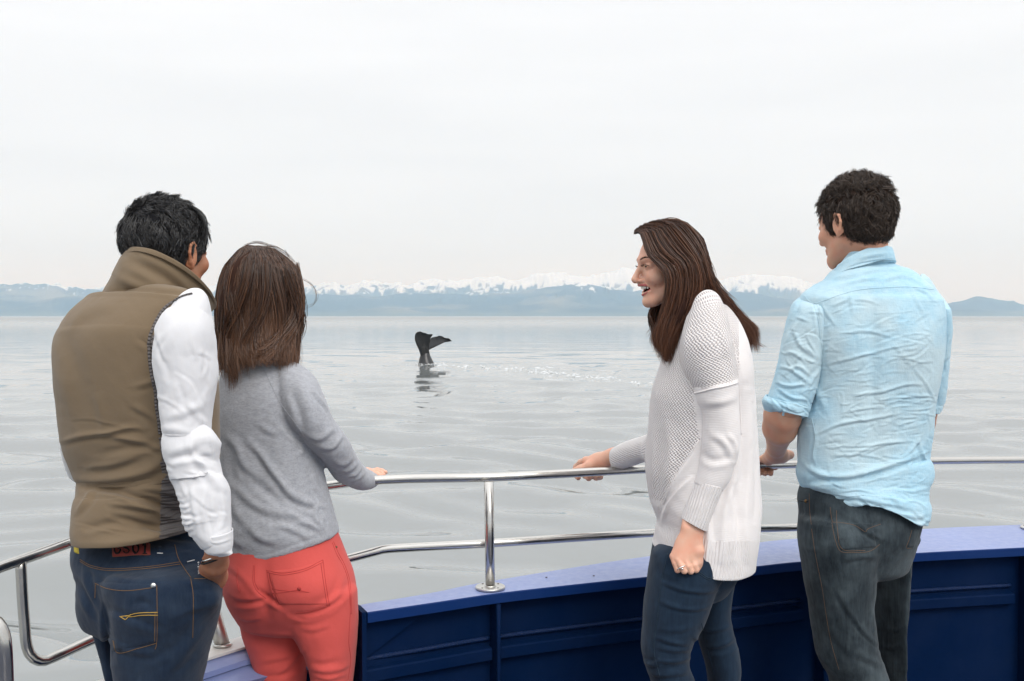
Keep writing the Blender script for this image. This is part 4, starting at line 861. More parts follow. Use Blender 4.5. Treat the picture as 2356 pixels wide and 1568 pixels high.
    cuff = loft([(462, 1236, 536, 1216, 2.128, 2.158, .046, .046), (465, 1252, 536, 1236, 2.128, 2.158, .044, .044), (471, 1272, 534, 1250, 2.13, 2.16, .041, .041), (487, 1285, 530, 1263, 2.13, 2.165, .038, .038)], 30, 80, ends=('hem', 'hem'), p=.95)
    folds(cuff, [([(470, 1245), (500, 1250), (533, 1240)], 3, .0015)]); build('cuff', cuff, M['white_shirt'].m, r, parent=shirt)
    s2 = loft([(150, 780, 215, 780, 2.58, 2.58, .06, .06), (139, 880, 205, 880, 2.60, 2.60, .06, .06), (136, 960, 200, 960, 2.62, 2.62, .055, .055), (138, 1020, 200, 1015, 2.64, 2.64, .052, .052), (147, 1066, 205, 1050, 2.68, 2.68, .05, .05), (158, 1084, 225, 1060, 2.74, 2.74, .048, .048), (190, 1106, 250, 1065, 2.80, 2.80, .045, .045)], 70, 60, ends=('round', 'hem'), endlen=(.04, .02))
    rumple(s2, .003, .06, 6); build('shirt_sleeve', s2, M['white_shirt'].m, r)
    # piping round the armhole
    tv = bvh([v, s1]); arm = [(452, 676), (436, 679), (419, 685), (404, 694), (388, 705), (375, 719), (364, 737), (355, 757), (348, 776), (345, 800), (347, 830), (351, 860), (356, 885), (361, 905), (362, 930), (365, 955), (369, 980), (371, 1000)]
    w = [cast(tv, x - 3, y - 1, .001) for x, y in catmull(arm, 80)]; build('armhole_trim', tube([k for k in w if k is not None][2:], .0034, 8, smooth_n=120, ell=.6), M['vest_rib'].m, r, parent=vest)
    # jeans
    pel = loft([(xl, y, xr, y, 2.49, Yq, dq, .11) for y, xl, xr, dq, Yq in ((1190, 180, 492, .070, 2.40), (1225, 172, 500, .080, 2.39), (1256, 166, 507, .092, 2.37), (1282, 163, 512, .112, 2.34), (1308, 163, 514, .125, 2.31), (1342, 180, 512, .132, 2.28), (1385, 176, 511, .13, 2.27), (1410, 200, 508, .11, 2.27))], 110, 180, ends=('round', 'round'), endlen=(.02, .05), p=.86)
    rl = [(1330, 235, 512, .10), (1394, 248, 511, .105), (1448, 248, 500, .10), (1491, 252, 489, .098), (1534, 258, 478, .095), (1568, 266, 470, .092), (1660, 280, 452, .085), (1760, 295, 440, .075), (1850, 300, 440, .072), (1950, 305, 430, .066), (2040, 305, 428, .062), (2075, 305, 430, .062)]
    rleg = loft(S(rl, 2.30, 2.24, .1), 150, 130, ends=('round', 'hem'), p=.9)
    ll = [(1330, 178, 330, .09), (1385, 175, 330, .09), (1428, 212, 340, .09), (1457, 222, 345, .088), (1520, 243, 350, .085), (1568, 254, 352, .08), (1660, 262, 380, .075), (1760, 262, 380, .07), (1850, 262, 378, .068), (1990, 262, 375, .062)]
    lleg = loft(S(ll, 2.52, 2.48, .09), 110, 90, ends=('round', 'hem'), p=.9)
    bulges(pel, [(370, 1370, 80, 70, .022), (215, 1330, 45, 60, .008), (250, 1250, 80, 20, -.004)]); bulges(rleg, [(370, 1400, 85, 60, .014), (478, 1372, 32, 34, .032)]); bulges(pel, [(478, 1368, 32, 30, .032)])
    fj = [([(190, 1235), (260, 1262), (330, 1275), (400, 1270), (470, 1255)], 4, -.0015), ([(195, 1305), (260, 1330), (330, 1338), (380, 1325)], 8, .004), ([(300, 1395), (330, 1385), (350, 1400)], 8, -.006), ([(250, 1400), (300, 1420), (370, 1445)], 8, -.005), ([(258, 1480), (300, 1498), (360, 1505)], 9, .004), ([(370, 1560), (420, 1510), (470, 1450)], 12, .004), ([(400, 1420), (450, 1400), (505, 1390)], 8, .003), ([(250, 1380), (249, 1440), (258, 1520)], 9, -.008), ([(205, 1310), (210, 1350), (225, 1390)], 8, -.005), ([(340, 1520), (400, 1490), (440, 1440)], 10, -.003), ([(180, 1340), (195, 1370), (220, 1420)], 8, -.006), ([(420, 1330), (450, 1345), (500, 1350)], 8, .003)]
    jn = union([pel, rleg, lleg]); folds(jn, fj); rumple(jn, .0022, .09, 8); rumple(jn, .0008, .03, 9)
    je = build('jeans', jn, M['jeans_a'].m, r); tj = bvh(jn)
    C = lambda x, y: (88.35 + .2863 * x, 1119 + .2863 * y)
    pk = patch(tj, [C(448, 760), C(962, 775), C(962, 1262), C(590, 1345)], 30, 26, .0024); folds_ok = pk
    build('back_pocket', pk, M['jeans_a'].m, r, parent=je); tjp = bvh([jn, pk])
    sw = stitch(tjp, [[C(455, 780), C(560, 825), C(720, 840), C(935, 815)], [C(950, 800), C(955, 1000), C(950, 1255), C(938, 1310)], [C(938, 1020), C(935, 1250)], [C(600, 1240), C(640, 1340), C(800, 1305), C(950, 1262)], [C(335, 590), C(430, 640), C(600, 665), C(900, 645), C(1135, 610)], [C(335, 605), C(430, 655), C(600, 680), C(900, 660), C(1140, 628)], [C(1095, 470), C(1125, 580), C(1185, 680), C(1225, 735)], [C(1225, 745), C(1245, 900), C(1240, 1220)], [C(1250, 745), C(1350, 742), C(1480, 710)], [C(460, 790), C(455, 900)]], .0007, .0004)
    build('stitching', sw, M['thread_orange'].m, r, parent=je)
    build('pocket_embroidery', stitch(tjp, [[C(700, 1048), C(800, 1020), C(960, 1015)], [C(730, 1052), C(830, 1038), C(960, 1037)], [C(655, 1047), C(700, 1075)], [C(700, 1075), C(745, 1030)], [C(660, 1050), C(720, 1040)]], .0009, .0006), M['thread_gold'].m, r, parent=je)
    rv = cast(tjp, *C(930, 802), .002); build('rivet', tube([rv, rv + (0, -.003, 0)], .0055, 12), M['silver'].m, r, parent=je)
    lb = patch(tj, [C(585, 448), C(905, 452), C(905, 555), C(588, 578)], 22, 8, .003, .001); lab = build('leather_label', lb, M['red_leather'].m, r, parent=je); tl = bvh([jn, lb])
    def glyph(s, x0, y0, w_, h_):
        G = {'G': [[(1, .2), (.7, 0), (.3, 0), (.05, .3), (.05, .7), (.3, 1), (.7, 1), (.95, .8), (.95, .55), (.6, .55)]], 'S': [[(.95, .2), (.6, 0), (.3, .03), (.08, .25), (.3, .46), (.7, .54), (.92, .75), (.7, .97), (.35, 1), (.05, .8)]], '0': [[(.5, 0), (.12, .25), (.1, .7), (.5, 1), (.88, .75), (.9, .3), (.5, 0)]], '1': [[(.15, .2), (.5, 0), (.5, 1)], [(.2, 1), (.85, 1)]],
             '-': [[(.2, .5), (.8, .5)]], 'T': [[(0, 0), (1, 0)], [(.5, 0), (.5, 1)]], 'A': [[(0, 1), (.5, 0), (1, 1)], [(.2, .65), (.8, .65)]], 'R': [[(0, 1), (0, 0), (.8, .05), (.9, .35), (.1, .52), (1, 1)]]}[s]
        return [[(x0 + a * w_, y0 + b * h_) for a, b in st_] for st_ in G]
    pl = []
    for k, ch in enumerate('GS01'): pl += [[C(*q) for q in g_] for g_ in glyph(ch, 608 + k * 74, 462, 52, 78)]
    tx = []
    for g_ in pl:
        w = [cast(tl, x, y, .0008) for x, y in (catmull(g_, 24) if len(g_) > 2 else np.array(g_))]; tx.append(tube(w, .0022, 6, ell=.5))
    build_each('letter_stroke', tx, M['black_print'].m, r, parent=je)
    bs = stitch(tl, [[C(592, 470), C(596, 568)], [C(596, 568), C(898, 548)], [C(898, 548), C(898, 465)]], .0004, .0004); build('label_stitching', bs, M['thread_orange'].m, r, parent=je)
    ft = []
    for k, ch in enumerate('G-STAR'):
        for g_ in glyph(ch, 0, 0, 1, 1):
            q = [C(1283 - (b - .5) * 0 + (1 - b) * 9 - 4 + k * .8, 612 + k * 17.5 + a * 11) for a, b in g_]; w = [cast(tj, x, y, .0012) for x, y in q]; w = [z for z in w if z is not None]
            if len(w) > 1: ft.append(tube(w, .0005, 4))
    build('lettering', ft, M['white_print'].m, r, parent=je)
    build_each('belt_loop', [patch(tj, [C(955, 480), C(998, 480), C(998, 545), C(955, 545)], 6, 6, .004), patch(tj, [C(292, 380), C(318, 385), C(322, 460), C(296, 455)], 6, 6, .005)], M['jeans_a'].m, r, parent=je)
    build('yellow_tab', patch(tj, [C(288, 465), C(322, 480), C(334, 552), C(288, 540)], 6, 8, .004), M['yellow_tab'].m, r, parent=je)
    build_each('pocket_bar', stitch(tj, [[C(1195, 610), C(1252, 595)], [C(955, 540), C(1000, 542)]], .0011, .001), M['white_print'].m, r, parent=je)
    # body: head, neck, near hand going into the pocket
    hd = Head(388, 580, 2.49, -25, 0, 0, .97, neck=P(372, 690, 2.42), neck_r=.060)
    F = Field(); w0, w1, w2 = P(500, 1262, 2.15), P(496, 1296, 2.195), P(487, 1326, 2.27)
    F.cap(w0, w1, .024, .025).cap(w1, w2, .025, .030, .01).cap(w2, P(476, 1372, 2.32), .028, .020, .02).cap(P(480, 1292, 2.19), P(470, 1326, 2.25), .009, .009, .012)
    hnd = hand_part(F)
    hid = [body(st_, shrink=.80) for st_ in (S(torso[3:], Yl, Yr, .12), S(rl, 2.30, 2.24, .1), S(ll, 2.52, 2.48, .09))] + [body([(a, b, c, d, 2.16, 2.18, .05, .05) for a, b, c, d in sl[4:]], shrink=.7)]
    build('body', [hd.part, hnd] + hid, M['skin_brown'].m, r)
    # the hip pocket bulges over the hand and ends in a hem
    c0 = P(498, 1277, 2.168); th = np.linspace(0, 2 * np.pi, 48, endpoint=False); u_ = np.array((math.cos(.35), 0, math.sin(.35)))
    build('bracelet', [tube([c0 + np.array((0, 0, dz_)) + .030 * (u_ * math.cos(t)) + np.array((0, .030, 0)) * math.sin(t) for t in th], rr_, 8, closed=True) for dz_, rr_ in ((0, .0018),)], M['silver'].m, r)
    build('wrist_band', tube([c0 + np.array((0, 0, -.006)) + .030 * (u_ * math.cos(t)) + np.array((0, .030, 0)) * math.sin(t) for t in th], .0022, 8, closed=True), M['black_rubber'].m, r)
    # hair
    def mask(q):
        x, y, z = q.T
        line = np.interp(y, [-.12, -.02, 0.01, .03, .06, .09], [-.062, -.050, -.012, -.02, .05, .075]); return z > line
    def flow(p, rs):
        x, y, z = p
        if z > .085: d = np.array((.9, .25, -.1)) + rs.normal(0, .3, 3)
        elif y < -.02: d = np.array((.18, 0, -1)) + rs.normal(0, .22, 3)
        else: d = np.array((.1, -.55, -.8)) + rs.normal(0, .3, 3)
        return d
    cp, G = short_hair(hd, mask, flow, 9800, .046, .08, .6, 9, 21, hug=.004, cap_r=.0135, cap_noise=.005, width=(.0005, .0009))
    hairs = strands('hair', G, None, r, (.0005, .0010), 3)
    locks = []; rs = np.random.default_rng(2)                      # forelock curling past the brow
    for i in range(70):
        j = rs.normal(0, 2.2, 2); dY = rs.normal(0, .006); q = np.array([(425, 470), (452, 482), (468, 502), (472, 525), (467, 545), (459, 553)], float) + j * np.array([[.6], [.8], [1], [.9], [.7], [.4]]) + rs.normal(0, .7, (6, 2))
        c = catmull(q, 9); locks.append(P(c[:, 0], c[:, 1], 2.47 + dY))
    h2 = strands('x', np.array(locks), None, r, (.0005, .0009), 5)
    cp.mi = 1; build('hair', [cp, hairs, h2], [M['hair_black'].m, M['scalp_black'].m], r)
    for c_, a in (((P(370, 1000, 2.28)[0], 2.33, 0), -.3), ((P(310, 1000, 2.52)[0], 2.57, 0), .05)): shoe(r, c_, a)
man_vest(); KY[0] = 1.0

# ================================================================== woman in the grey sweatshirt
def woman_grey():
    r = thing('person', tuple(P(660, 2060, 2.5) * (1, 1, 0)), 'woman in a grey sweatshirt and coral trousers, one hand on the rail', 'person')
    Yl, Yr = 2.56, 2.50
    tr = [(818, 535, 655, .05), (832, 522, 672, .08), (850, 510, 692, .09), (880, 503, 705, .10), (915, 500, 712, .108), (950, 499, 716, .112), (990, 500, 722, .112), (1030, 502, 730, .11), (1060, 503, 738, .108), (1095, 505, 747, .108), (1130, 508, 755, .110), (1170, 512, 766, .115), (1205, 516, 776, .12), (1230, 519, 782, .122)]
    st = S(tr, Yl, Yr, .11)[:-3]
    st += [(512, 1185, 766, 1168, Yl, Yr, .116, .11), (517, 1230, 774, 1196, Yl, Yr, .12, .115), (521, 1265, 780, 1214, Yl, Yr, .123, .118), (524, 1292, 783, 1228, Yl, Yr, .124, .12)]
    t = loft(st, 240, 210, ends=('round', 'hem'), endlen=(.02, .02), p=.88)
    E = lambda x, y: (471.2 + .3005 * x, 942.4 + .3005 * y)
    fs = [([E(330, 240), E(420, 330), E(520, 470), E(640, 620), E(760, 700), E(860, 740)], 9, .0075), ([E(600, 560), E(620, 640), E(720, 700), E(850, 730)], 7, .004), ([E(150, 180), E(250, 300), E(300, 420), E(420, 520)], 10, .005), ([E(560, 60), E(640, 150), E(740, 240), E(760, 300)], 8, -.006), ([E(740, 250), E(745, 320), E(700, 350)], 6, .004),
          ([E(860, 740), E(840, 820), E(900, 900)], 6, .006), ([E(700, 860), E(800, 880), E(900, 930)], 7, .0055), ([E(560, 880), E(700, 930), E(800, 990)], 8, .004), ([E(200, 560), E(330, 680), E(450, 760), E(600, 800), E(760, 800)], 11, .0055), ([E(130, 500), E(200, 640), E(240, 780), E(330, 900)], 10, .004), ([E(180, 300), E(190, 420), E(230, 560)], 9, -.004),
          ([E(340, 900), E(420, 980), E(560, 1020)], 10, .005), ([E(200, 900), E(230, 1000), E(330, 1060)], 9, .004), ([E(640, 720), E(700, 780), E(840, 850)], 7, -.004), ([E(400, 110), E(500, 170), E(580, 180)], 8, .003), ([E(380, 560), E(480, 640), E(600, 720)], 10, -.005), ([E(820, 480), E(840, 560), E(880, 640), E(930, 720)], 6, .004), ([E(240, 1130), E(500, 1105), E(740, 1020), E(900, 985)], 3, -.0018), ([E(700, 1040), E(800, 1000), E(930, 960)], 3, -.0012)]
    fs += rand_strokes(26, (705, 1090, 785, 1230), (70, 40), (14, 30), (2.5, 4), (.001, .0022), 5, poly=[E(800, 500), E(880, 520), E(1000, 860), E(1010, 930), E(900, 940), E(860, 720)])
    bulges(t, [(600, 900, 60, 60, .006), (620, 1225, 90, 40, .012), (740, 1200, 35, 50, .006), (600, 1060, 40, 90, -.010)]); 
    # near arm: reaches to the rail
    sl = [(640, 850, 640, 822, 2.50, .03), (660, 935, 680, 836, 2.49, .06), (668, 985, 722, 868, 2.48, .066), (690, 1010, 748, 915, 2.48, .064), (712, 1030, 768, 962, 2.49, .062), (735, 1052, 790, 994, 2.52, .058), (748, 1072, 803, 1016, 2.56, .056), (764, 1094, 821, 1048, 2.61, .052), (785, 1106, 830, 1063, 2.67, .048), (806, 1116, 842, 1077, 2.71, .043), (828, 1121, 853, 1083, 2.75, .036), (848, 1118, 863, 1087, 2.78, .028)]
    s1 = loft([(a, b, c, d, Y, Y, q, q) for a, b, c, d, Y, q in sl], 150, 110, ends=('round', 'hem'), endlen=(.03, .01), p=.95)
    fs2 = [([(720, 900), (745, 930), (758, 948), (762, 958)], 4, .006), ([(705, 1000), (735, 1010), (770, 985)], 7, .004), ([(735, 1030), (765, 1030), (790, 1000)], 6, .005), ([(765, 1060), (790, 1068), (812, 1050)], 6, .006), ([(775, 1082), (800, 1082), (822, 1066)], 5, .006), ([(795, 1096), (818, 1092), (834, 1072)], 4, .005), ([(812, 1108), (830, 1098), (842, 1082)], 4, .004), ([(690, 880), (710, 940), (720, 990)], 12, .003), ([(670, 900), (690, 960), (700, 1000)], 8, -.004)]
    s2 = loft([(510, 850, 560, 850, 2.60, 2.60, .05, .05), (500, 960, 560, 960, 2.66, 2.66, .05, .05), (520, 1050, 570, 1040, 2.72, 2.72, .048, .048), (560, 1090, 600, 1065, 2.82, 2.82, .045, .045), (620, 1105, 640, 1080, 2.9, 2.9, .04, .04)], 50, 50, ends=('round', 'hem'))
    t = union([t, s1, s2], .0042, 4); folds(t, fs + fs2); rumple(t, .0016, .12, 31); rumple(t, .0007, .035, 32)
    sw = build('sweatshirt', t, M['grey_jersey'].m, r); ts = bvh(t)
    build('seam', stitch(ts, [[(596, 830), (612, 860), (628, 895), (650, 935), (680, 975), (700, 1005)]], .0006, .0003), M['grey_jersey'].m, r, parent=sw)
    # trousers
    pl = S([(1200, 530, 768, .11), (1240, 520, 780, .12), (1291, 515, 800, .128), (1321, 513, 812, .132), (1352, 515, 819, .132), (1385, 527, 823, .125), (1420, 545, 824, .105)], 2.56, 2.50, .12)
    pel = loft(pl, 120, 200, ends=('round', 'round'), endlen=(.02, .04), p=.88)
    rl = [(1360, 640, 822, .085), (1400, 650, 824, .092), (1434, 664, 825, .095), (1470, 684, 823, .092), (1499, 700, 821, .090), (1540, 712, 817, .083), (1568, 716, 814, .080), (1640, 720, 806, .072), (1720, 722, 802, .066), (1800, 718, 806, .066), (1900, 722, 795, .055), (1980, 728, 786, .048)]
    ll = [(1350, 518, 690, .08), (1390, 528, 700, .085), (1420, 548, 706, .088), (1454, 556, 712, .088), (1490, 570, 714, .085), (1520, 580, 712, .083), (1568, 602, 708, .078), (1640, 612, 700, .072), (1720, 618, 696, .064), (1800, 614, 698, .064), (1900, 622, 690, .055), (1970, 628, 684, .048)]
    rleg = loft(S(rl, 2.50, 2.48, .1), 130, 120, ends=('round', 'hem'), p=.92); lleg = loft(S(ll, 2.58, 2.56, .1), 130, 120, ends=('round', 'hem'), p=.92)
    bl = [(705, 1360, 78, 58, .024), (570, 1352, 42, 50, .018)]
    bulges(pel, bl + [(614, 1370, 12, 60, -.010)]); bulges(rleg, [(705, 1375, 70, 45, .018)]); bulges(lleg, [(575, 1372, 42, 35, .010)])
    X = lambda x, y: (441.8 + .175 * x, 1354.7 + .175 * y)
    fp = [([X(1300, 330), X(1450, 360), X(1650, 320), X(1850, 220), X(2000, 90)], 7, -.006), ([X(1350, 345), X(1500, 375), X(1700, 330), X(1950, 190)], 4, .0035), ([X(560, 190), X(700, 205), X(850, 185), X(1000, 130)], 6, -.005), ([X(620, 380), X(740, 410), X(900, 380)], 5, .003), ([X(1440, 520), X(1600, 540), X(1800, 480)], 6, .0025), ([X(900, 960), X(1100, 920), X(1400, 860)], 7, .003), ([X(920, 1160), X(1200, 1140), X(1400, 1060)], 6, -.003), ([X(1100, 1150), X(1300, 980), X(1450, 800)], 6, .003),
          ([X(1580, 1060), X(1750, 1090), X(1950, 1060), X(2080, 980)], 6, .0035), ([X(1600, 1140), X(1800, 1180), X(2020, 1120)], 6, .0035), ([X(1560, 960), X(1700, 1000), X(1950, 960)], 7, -.003), ([X(850, 0), X(930, 70), X(1050, 150), X(1200, 250)], 6, -.006), ([X(480, 60), X(620, 130), X(900, 140)], 5, .002), ([X(620, 1120), X(900, 1100)], 6, .002), ([(525, 1300), (560, 1330), (580, 1360)], 8, .002), ([(790, 1330), (770, 1380), (720, 1400)], 8, .003)]
    jn = union([pel, rleg, lleg]); folds(jn, fp); rumple(jn, .0008, .06, 36)
    je = build('trousers', jn, M['coral'].m, r); tj = bvh(jn)
    pk = patch(tj, [E(470, 1230), E(905, 1150), E(952, 1505), E(560, 1500)], 30, 26, .0015, edge_curve=6); build('back_pocket', pk, M['coral'].m, r, parent=je); tp = bvh([jn, pk])
    sm = stitch(tp, [[E(470, 1232), E(600, 1252), E(760, 1222), E(905, 1152)], [E(475, 1246), E(600, 1268), E(760, 1238), E(900, 1172)], [E(905, 1155), E(925, 1320), E(955, 1505)], [E(888, 1175), E(908, 1320), E(938, 1505)], [E(475, 1240), E(505, 1370), E(560, 1500)], [E(495, 1250), E(525, 1370), E(575, 1490)], [E(515, 1375), E(650, 1392), E(800, 1400)], [E(520, 1408), E(620, 1400), E(700, 1385), E(800, 1400)], [E(955, 1500), E(830, 1540), E(700, 1560)],
                         [E(975, 1020), E(1010, 1110), E(1060, 1200), E(1100, 1330), E(1115, 1568)], [E(985, 1012), E(1022, 1100), E(1072, 1195), E(1112, 1330), E(1125, 1568)], [X(2085, 60), X(2080, 300), X(2060, 700), X(2085, 930), X(2050, 1200)], [E(260, 1210), E(245, 1300), E(265, 1400)], [E(375, 1190), E(370, 1310), E(400, 1390), E(470, 1450)], [E(385, 1190), E(382, 1310), E(412, 1380)]], .0008, .0003)
    build('stitching', sm, M['coral_seam'].m, r, parent=je)
    bt = cast(tp, *E(724, 1372), .001); build('button', tube([bt, bt + (0, -.002, 0)], .0045, 12), M['coral_seam'].m, r, parent=je)
    bt = cast(tj, *E(1005, 1055), .001); build('rivet', tube([bt, bt + (0, -.002, 0)], .003, 10), M['thread_brown'].m, r, parent=je)
    hd = Head(602, 690, 2.56, 8, 2, 0, .90, woman=True, neck=P(592, 830, 2.56), neck_r=.050, h=.0032)
    F = Field(); Yh = 2.80
    F.cap(P(830, 1092, 2.765), P(846, 1096, 2.79), .021, .022).cap(P(846, 1094, 2.79), P(856, 1092, 2.805), .020, .014, .01)
    for k, pts in enumerate([[(852, 1086, 2.815), (868, 1082.5, 2.822), (878, 1084, 2.822), (887, 1087, 2.82)], [(853, 1090, 2.80), (868, 1086, 2.80), (877, 1089, 2.795), (883, 1093, 2.79)], [(853, 1095, 2.79), (866, 1092, 2.785), (874, 1096, 2.78), (877, 1101, 2.782)], [(851, 1100, 2.78), (861, 1098, 2.775), (867, 1102, 2.775), (868, 1107, 2.78)], [(842, 1100, 2.775), (850, 1108, 2.775), (856, 1115, 2.785), (860, 1116, 2.79)]]):
        F.chain([P(*q) for q in pts], [.0085, .0075, .0068, .0058], .004)
    hnd = hand_part(F)
    hid = [body(S(tr[3:], Yl, Yr, .1)), body(S(rl, 2.5, 2.48, .1)), body(S(ll, 2.58, 2.56, .1)), body([(a, b, c, d, Y, Y, q, q) for a, b, c, d, Y, q in sl], shrink=.7)]
    build('body', [hd.part, hnd] + hid, M['skin_fair'].m, r)
    # long hair: an inner mass and strands that fall over it
    rows = [(567, 560, 612, .03), (575, 548, 636, .06), (592, 533, 660, .085), (612, 517, 680, .10), (640, 506, 694, .11), (680, 498, 700, .115), (720, 495, 698, .115), (760, 497, 690, .118), (800, 502, 684, .126), (830, 507, 680, .138), (860, 511, 676, .148), (905, 514, 672, .155)]
    Yc = 2.545
    inner = loft([(xl + (8 if y > 570 else 3), y + 5, xr - (8 if y > 570 else 3), y + 5, Yc, Yc, d * .9, d * .8) for y, xl, xr, d in rows[:9]], 60, 80, ends=('round', 'round'), endlen=(.01, .02), p=1); rumple(inner, .004, .03, 3, (1, 1, .15)); inner.col = np.full(len(inner.v), .08)
    K = resample(np.array([(y, xl, xr, d) for y, xl, xr, d in rows]), 200); rs = np.random.default_rng(12); n, m = 5200, 15; G = []
    yend = lambda th: np.interp(math.cos(th), [-1, -.93, -.85, -.72, -.62, -.45, -.2, .1, .5, .8, 1], [820, 878, 892, 885, 842, 846, 828, 822, 826, 846, 842]) + 9 * math.sin(th * 19) + 5 * math.sin(th * 47)
    for i in range(n):
        th = rs.uniform(-.25, math.pi + .25) if rs.uniform() < .85 else rs.uniform(math.pi, 2 * math.pi); ye = yend(th) + rs.normal(0, 9) - abs(rs.normal(0, 45)) * (rs.uniform() < .5); y0 = 567 + abs(rs.normal(0, 9)) + (rs.uniform(0, 190) if rs.uniform() < .25 else 0)
        s = np.linspace(0, 1, m); y = y0 + (ye - y0) * s**.92
        cl = math.floor(th * 22 + rs.normal(0, .5)) / 22 + .02; th_ = th * (1 - s**2 * .65) + cl * s**2 * .65
        drift = rs.normal(0, .08) + .07 * math.sin(cl * 17); th_ = th_ + drift * s + .09 * np.sin(cl * 40 + s * 5.5) * s + .03 * np.sin(i * 2.3 + s * 9)
        idx = np.interp(y, K[:, 0], np.arange(200)); xl = np.interp(idx, np.arange(200), K[:, 1]); xr = np.interp(idx, np.arange(200), K[:, 2]); d = np.interp(idx, np.arange(200), K[:, 3])
        low = np.clip((y - 745) / 90, 0, 1); rad = 1.0 + rs.normal(0, .014) - .03 * np.abs(np.sin(cl * 61)) - .10 * low * (.5 + .5 * math.sin(cl * 29)) + .02 * rs.normal() * low
        
        if i % 6 == 0: rad = rad * 0 + 1.0; th_ = th + .04 * np.sin(i + s * 6)
        x = (xl + xr) / 2 + (xr - xl) / 2 * np.cos(th_) * rad; Y = Yc - d * np.sin(th_) * rad - .012 * low
        x = x + low**2 * 16 * math.sin(cl * 23) * np.sin(1 + s * 2) + low * rs.normal(0, 4) + low * 6 * np.sin(i + s * 7); G.append(P(x, y, Y))
    envY = lambda x, y, lift: Yc - np.interp(y, K[:, 0], K[:, 3]) * np.sqrt(np.clip(1 - ((x - np.interp(y, K[:, 0], (K[:, 1] + K[:, 2]) / 2)) / np.interp(y, K[:, 0], (K[:, 2] - K[:, 1]) / 2))**2, .02, 1)) - lift
    DD = lambda x, y: (441.8 + .3005 * x, 530.1 + .3005 * y)
    for q, c_, jt in (([(740, 300), (800, 500), (810, 640), (740, 760), (650, 850), (560, 915), (480, 955), (440, 930)], 150, 7), ([(560, 260), (560, 460), (520, 640), (440, 780), (400, 880), (420, 980), (470, 1035)], 130, 6), ([(440, 240), (400, 440), (330, 620), (250, 780), (235, 920), (250, 1060), (265, 1135)], 150, 6), ([(620, 300), (680, 560), (690, 760), (640, 900), (560, 985), (600, 1010)], 110, 7), ([(760, 500), (820, 680), (790, 800), (720, 900), (690, 960), (740, 1000)], 110, 6), ([(500, 600), (470, 760), (460, 860), (480, 930), (560, 930), (640, 880)], 60, 6), ([(300, 500), (330, 700), (310, 860), (300, 980), (330, 1100)], 90, 6), ([(230, 600), (215, 780), (225, 950), (240, 1080)], 60, 4)):
        for _ in range(c_):
            z = np.array([DD(*k) for k in q]) + rs.normal(0, jt, 2) + rs.normal(0, 1.6, (len(q), 2)) * np.linspace(.3, 1.4, len(q))[:, None]; z = catmull(z, m); G.append(P(z[:, 0], z[:, 1], envY(z[:, 0], z[:, 1], .004 + abs(rs.normal(0, .003)))))
    fl = []
    for q, c_ in (([(655, 575), (664, 590), (662, 598)], 4), ([(560, 566), (590, 558), (620, 566), (655, 588)], 9), ([(690, 640), (716, 655), (729, 680), (722, 700), (704, 708)], 5), ([(600, 565), (640, 572), (672, 600), (694, 640)], 10), ([(684, 606), (692, 650), (697, 700), (694, 760), (684, 800)], 60), ([(676, 800), (684, 830), (681, 850)], 14)):
        for _ in range(c_):
            z = np.array(q, float) + rs.normal(0, 1.2, (len(q), 2)) + rs.normal(0, 2, 2); z = catmull(z, m); fl.append(P(z[:, 0], z[:, 1], Yc + rs.normal(0, .02)))
    hs = strands('h', np.array(G), None, r, (.0005, .0011), 8, ends=.5); h3 = strands('h', np.array(fl), None, r, (.0003, .0005), 9)
    inner.mi = 1; build('hair', [inner, hs, h3], [M['hair_brown'].m, M['scalp_brown'].m], r)
    for c_, a in (((P(760, 1000, 2.5)[0], 2.55, 0), -.1), ((P(655, 1000, 2.57)[0], 2.62, 0), .1)): shoe(r, c_, a, .24, .085)
woman_grey()

